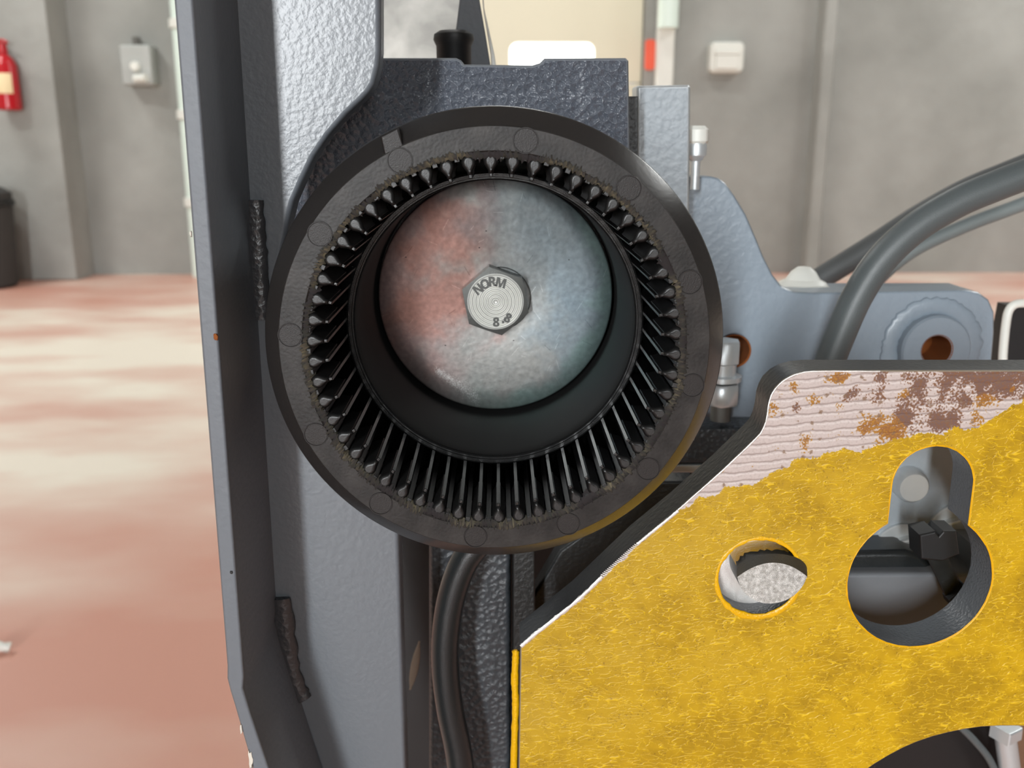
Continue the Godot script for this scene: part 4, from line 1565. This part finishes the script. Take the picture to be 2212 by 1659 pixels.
func behind_plate() -> void:
	var d := 0.488
	var g := geo()
	plate(trace([1740, 940, 2330, 940, 2330, 1240, 1740, 1240], d), [], -d, -d - 0.02, 0.001, g)
	tag(part("rear_plate", g, M.bar_paint), "grey plate carrying zinc bolts seen through the keyhole slot", "plate")
	var s := L(1, 1970, 1100, d)
	g = geo(P(1965, 1046, d - 0.004))
	lathe(g, [Vector2(0, 0.006), Vector2(30 * s, 0.006), Vector2(35 * s, 0.004), Vector2(36 * s, -0.006)], 40)
	tag(part("round_bolt_head", g, M.zinc), "pale round bolt head at the left side of the keyhole slot", "bolt")
	hex_head("hex_bolt", "zinc hex bolt behind the keyhole left of the black cable tie", P(1948, 1192, d - 0.001), 44 * s, 66 * s)
	hex_head("hex_bolt", "zinc hex bolt behind the keyhole right of the black cable tie", P(2066, 1150, d - 0.001), 46 * s, 66 * s)
	# dark rubber buffer and the ledge below it
	var d2 := 0.466
	g = geo()
	plate(trace([1780, 1194, 1960, 1191, 1990, 1200, 2016, 1222, 2025, 1250, 1780, 1250], d2), [], -d2, -d2 - 0.03, 0.003, g)
	tag(part("rubber_buffer", g, M.rubber), "dark rounded rubber buffer lying behind the keyhole opening", "buffer")
	var d3 := 0.458
	g = geo()
	plate(trace([1740, 1241, 2104, 1238, 2104, 1180, 2180, 1180, 2180, 1540, 1740, 1540], d3), [], -d3, -d3 - 0.025, 0.002, g)
	tag(part("lower_plate", g, M.paint_dark_plain if M.has("paint_dark_plain") else mat("paint_dark_plain", rgb(108, 111, 115), 0.5)), "dark grey lower plate filling the round part of the keyhole", "plate")
	# black plastic clip and its tail
	var d4 := 0.442
	var o := thing("cable_tie", "black plastic cable tie head and tail seen in the keyhole opening", "cable tie", P(2015, 1195, d4))
	var k := L(1, 2015, 1165, d4)
	g = geo(P(2013, 1164, d4), Basis(Vector3.BACK, 0.06))
	var head := PackedVector2Array()
	for e in [[-42, 26], [-8, 32], [0, 22], [8, 32], [36, 30], [46, -24], [10, -38], [-36, -30]]:
		head.append(Vector2(e[0] * k, e[1] * k))
	plate(head, [], 0.008, -0.006, 0.001, g)
	part("tie_head", g, M.black, o, true)
	g = geo()
	tube(g, spline([P(2018, 1190, d4 + 0.002), P(2040, 1235, d4 + 0.002), P(2062, 1282, d4 + 0.001)], 6), func(_t, _a): return 21 * k, 12, Vector2(1, 0.25))
	part("tie_tail", g, M.rubber, o, true)
	g = geo(P(2066, 1288, d4), Basis(Vector3.BACK, 0.4))
	var tip := PackedVector2Array()
	for e in [[-22, 8], [22, 26], [26, 4], [6, -18], [-22, -6]]:
		tip.append(Vector2(e[0] * k, e[1] * k))
	plate(tip, [], 0.004, -0.004, 0.001, g)
	part("tie_tip", g, M.black, o, true)
	# bottom right: below the plate's curved edge
	var d5 := 0.52
	g = geo()
	plate(trace([1600, 1500, 2330, 1500, 2330, 1800, 1600, 1800], d5 + 0.03), [], -d5 - 0.03, -d5 - 0.05, 0.001, g)
	tag(part("lower_backing", g, M.black), "black backing panel under the curved lower edge of the yellow plate", "panel")
	o = thing("stop_screw", "bright zinc screw with square head under the yellow plate at lower right", "screw", P(2176, 1700, d5))
	var q := L(1, 2170, 1600, d5)
	g = geo()
	var hb := P(2174, 1582, d5)
	g.xf = Transform3D(Basis(Vector3.UP, 0.5), hb)
	box(g, Vector3.ZERO, Vector3(46, 30, 46) * q, 4 * q)
	part("head", g, M.zinc, o, true)
	g = geo()
	tube(g, PackedVector3Array([P(2172, 1592, d5), P(2185, 1690, d5), P(2192, 1760, d5)]), func(_t, _a): return 22 * q, 20)
	part("shank", g, M.zinc, o, true)
	g = geo()
	tube(g, spline([P(2075, 1570, d5), P(2105, 1600, d5), P(2140, 1645, d5), P(2170, 1720, d5)], 8), func(_t, _a): return 8 * q, 12)
	tag(part("thin_cable", g, M.hose), "thin grey cable running to the zinc screw at lower right", "cable")
	g = geo()
	plate(trace([2196, 1560, 2330, 1560, 2330, 1800, 2204, 1800], d5 + 0.01), [], -d5 - 0.01, -d5 - 0.03, 0.001, g)
	tag(part("rusty_bracket", g, mat("rust_brown", rgb(112, 80, 58), 0.7)), "brown rusty bracket at the lower right corner behind the screw", "bracket")


func lower_things() -> void:
	# backing of the bay below the roller
	var d := 0.60
	var g := geo()
	plate(trace([820, 960, 1700, 960, 1700, 1820, 820, 1820], d), [], -d, -d - 0.02, 0.001, g)
	tag(part("bay_panel", g, M.black), "dark panel closing the bay below the roller", "panel")
	# hammered sheet left of the plate, folded backwards towards the left
	var d2 := 0.485
	g = geo()
	plate(trace([926, 1060, 1104, 1060, 1104, 1800, 926, 1800], d2), [], -d2, -d2 - 0.02, 0.003, g)
	tag(part("hammered_sheet", g, M.paint_dark), "dark hammered paint sheet behind the black hose below the roller", "sheet")
	g = geo()
	plate(trace([1108, 1060, 1156, 1060, 1156, 1800, 1108, 1800], d2 - 0.01), [], -d2 + 0.01, -d2 - 0.02, 0.001, g)
	tag(part("narrow_post", g, M.paint_black), "narrow black post between hammered sheet and yellow plate", "post")
	# brown strip standing for a reflection in the dark gap beside the channel
	g = geo()
	tube(g, spline([P(906, 1385, 0.56), P(896, 1440, 0.56), P(886, 1490, 0.56)], 6), func(u, _a): return L(9, 890, 1440, 0.56) * sin(clampf(u, 0.08, 0.92) * PI), 10, Vector2(1, 0.3))
	tag(part("brown_reflection", g, mat("worn", rgb(128, 116, 102), 0.5)), "pale brown strip added as a reflection in the dark gap beside the grey channel", "strip")
	# slanting tube and brace visible between roller and plate
	var d3 := 0.50
	g = geo()
	plate(trace([1150, 1345, 1150, 1290, 1210, 1190, 1420, 1040, 1500, 1040, 1500, 1120, 1160, 1400], d3), [], -d3, -d3 - 0.015, 0.0015, g)
	tag(part("slanting_brace", g, M.paint_black), "dark slanting brace behind the cut edge of the yellow plate", "brace")
	# cross bar behind, between roller and plate, with a bright strip below
	var d4 := 0.555
	var y1 := P(1560, 925, d4).y
	var y0 := P(1560, 1002, d4).y
	var x0 := P(1260, 960, d4).x
	var x1 := P(1720, 960, d4).x
	g = geo()
	box(g, Vector3((x0 + x1) / 2, (y0 + y1) / 2, -d4 - 0.012), Vector3(x1 - x0, y1 - y0, 0.024), 0.0015)
	tag(part("cross_bar", g, M.paint_dark), "dark hammered cross bar between roller and bare corner of the plate", "bar")
	y1 = P(1480, 1004, d4).y
	y0 = P(1480, 1022, d4).y
	g = geo()
	box(g, Vector3((x0 + x1) / 2, (y0 + y1) / 2, -d4 - 0.01), Vector3(x1 - x0, y1 - y0, 0.02), 0.001)
	tag(part("bright_strip", g, M.zinc), "narrow bright metal strip under the dark cross bar", "strip")


func cables() -> void:
	# black hose in the bay below the roller
	var g := geo()
	var d := 0.455
	var r := L(30, 970, 1400, d)
	tube(g, spline([P(1080, 1120, d), P(1040, 1165, d), P(1004, 1212, d), P(978, 1280, d), P(964, 1360, d), P(962, 1440, d), P(972, 1530, d), P(990, 1620, d), P(1002, 1720, d), P(1008, 1800, d)], 10), func(_t, _a): return r, 28)
	tag(part("black_hose", g, M.rubber), "glossy black hose curving down below the roller", "hose")
	# thick grey hose sweeping over the arm
	d = 0.535
	r = L(33, 1900, 580, d)
	g = geo()
	tube(g, spline([P(1758, 900, d), P(1786, 800, d), P(1812, 730, d), P(1852, 640, d), P(1905, 560, d), P(1980, 490, d), P(2070, 436, d), P(2150, 402, d), P(2230, 372, d), P(2330, 338, d)], 10), func(_t, _a): return r, 28)
	tag(part("thick_hose", g, M.hose), "thick dark grey hose sweeping up to the right over the blue grey arm", "hose")
	# flat dark strap behind it
	d = 0.74
	r = L(25, 1900, 500, d)
	g = geo()
	tube(g, spline([P(1640, 690, d), P(1740, 622, d), P(1830, 566, d), P(1900, 522, d), P(1980, 470, d), P(2080, 414, d), P(2180, 372, d), P(2330, 312, d)], 8), func(_t, _a): return r, 20)
	tag(part("rear_hose", g, M.rubber_grey if M.has("rubber_grey") else mat("rubber_grey", rgb(84, 86, 86), 0.55)), "straighter grey hose running behind the thick hose from the cap nut", "hose")
	r = L(15, 1900, 500, d)
	g = geo()
	tube(g, spline([P(1850, 660, d), P(1900, 600, d), P(1975, 540, d), P(2080, 490, d), P(2180, 452, d), P(2330, 396, d)], 8), func(_t, _a): return r, 18)
	tag(part("thin_hose", g, mat("hose_pale", rgb(118, 126, 126), 0.5)), "thin pale grey hose showing just below the thick hose", "hose")
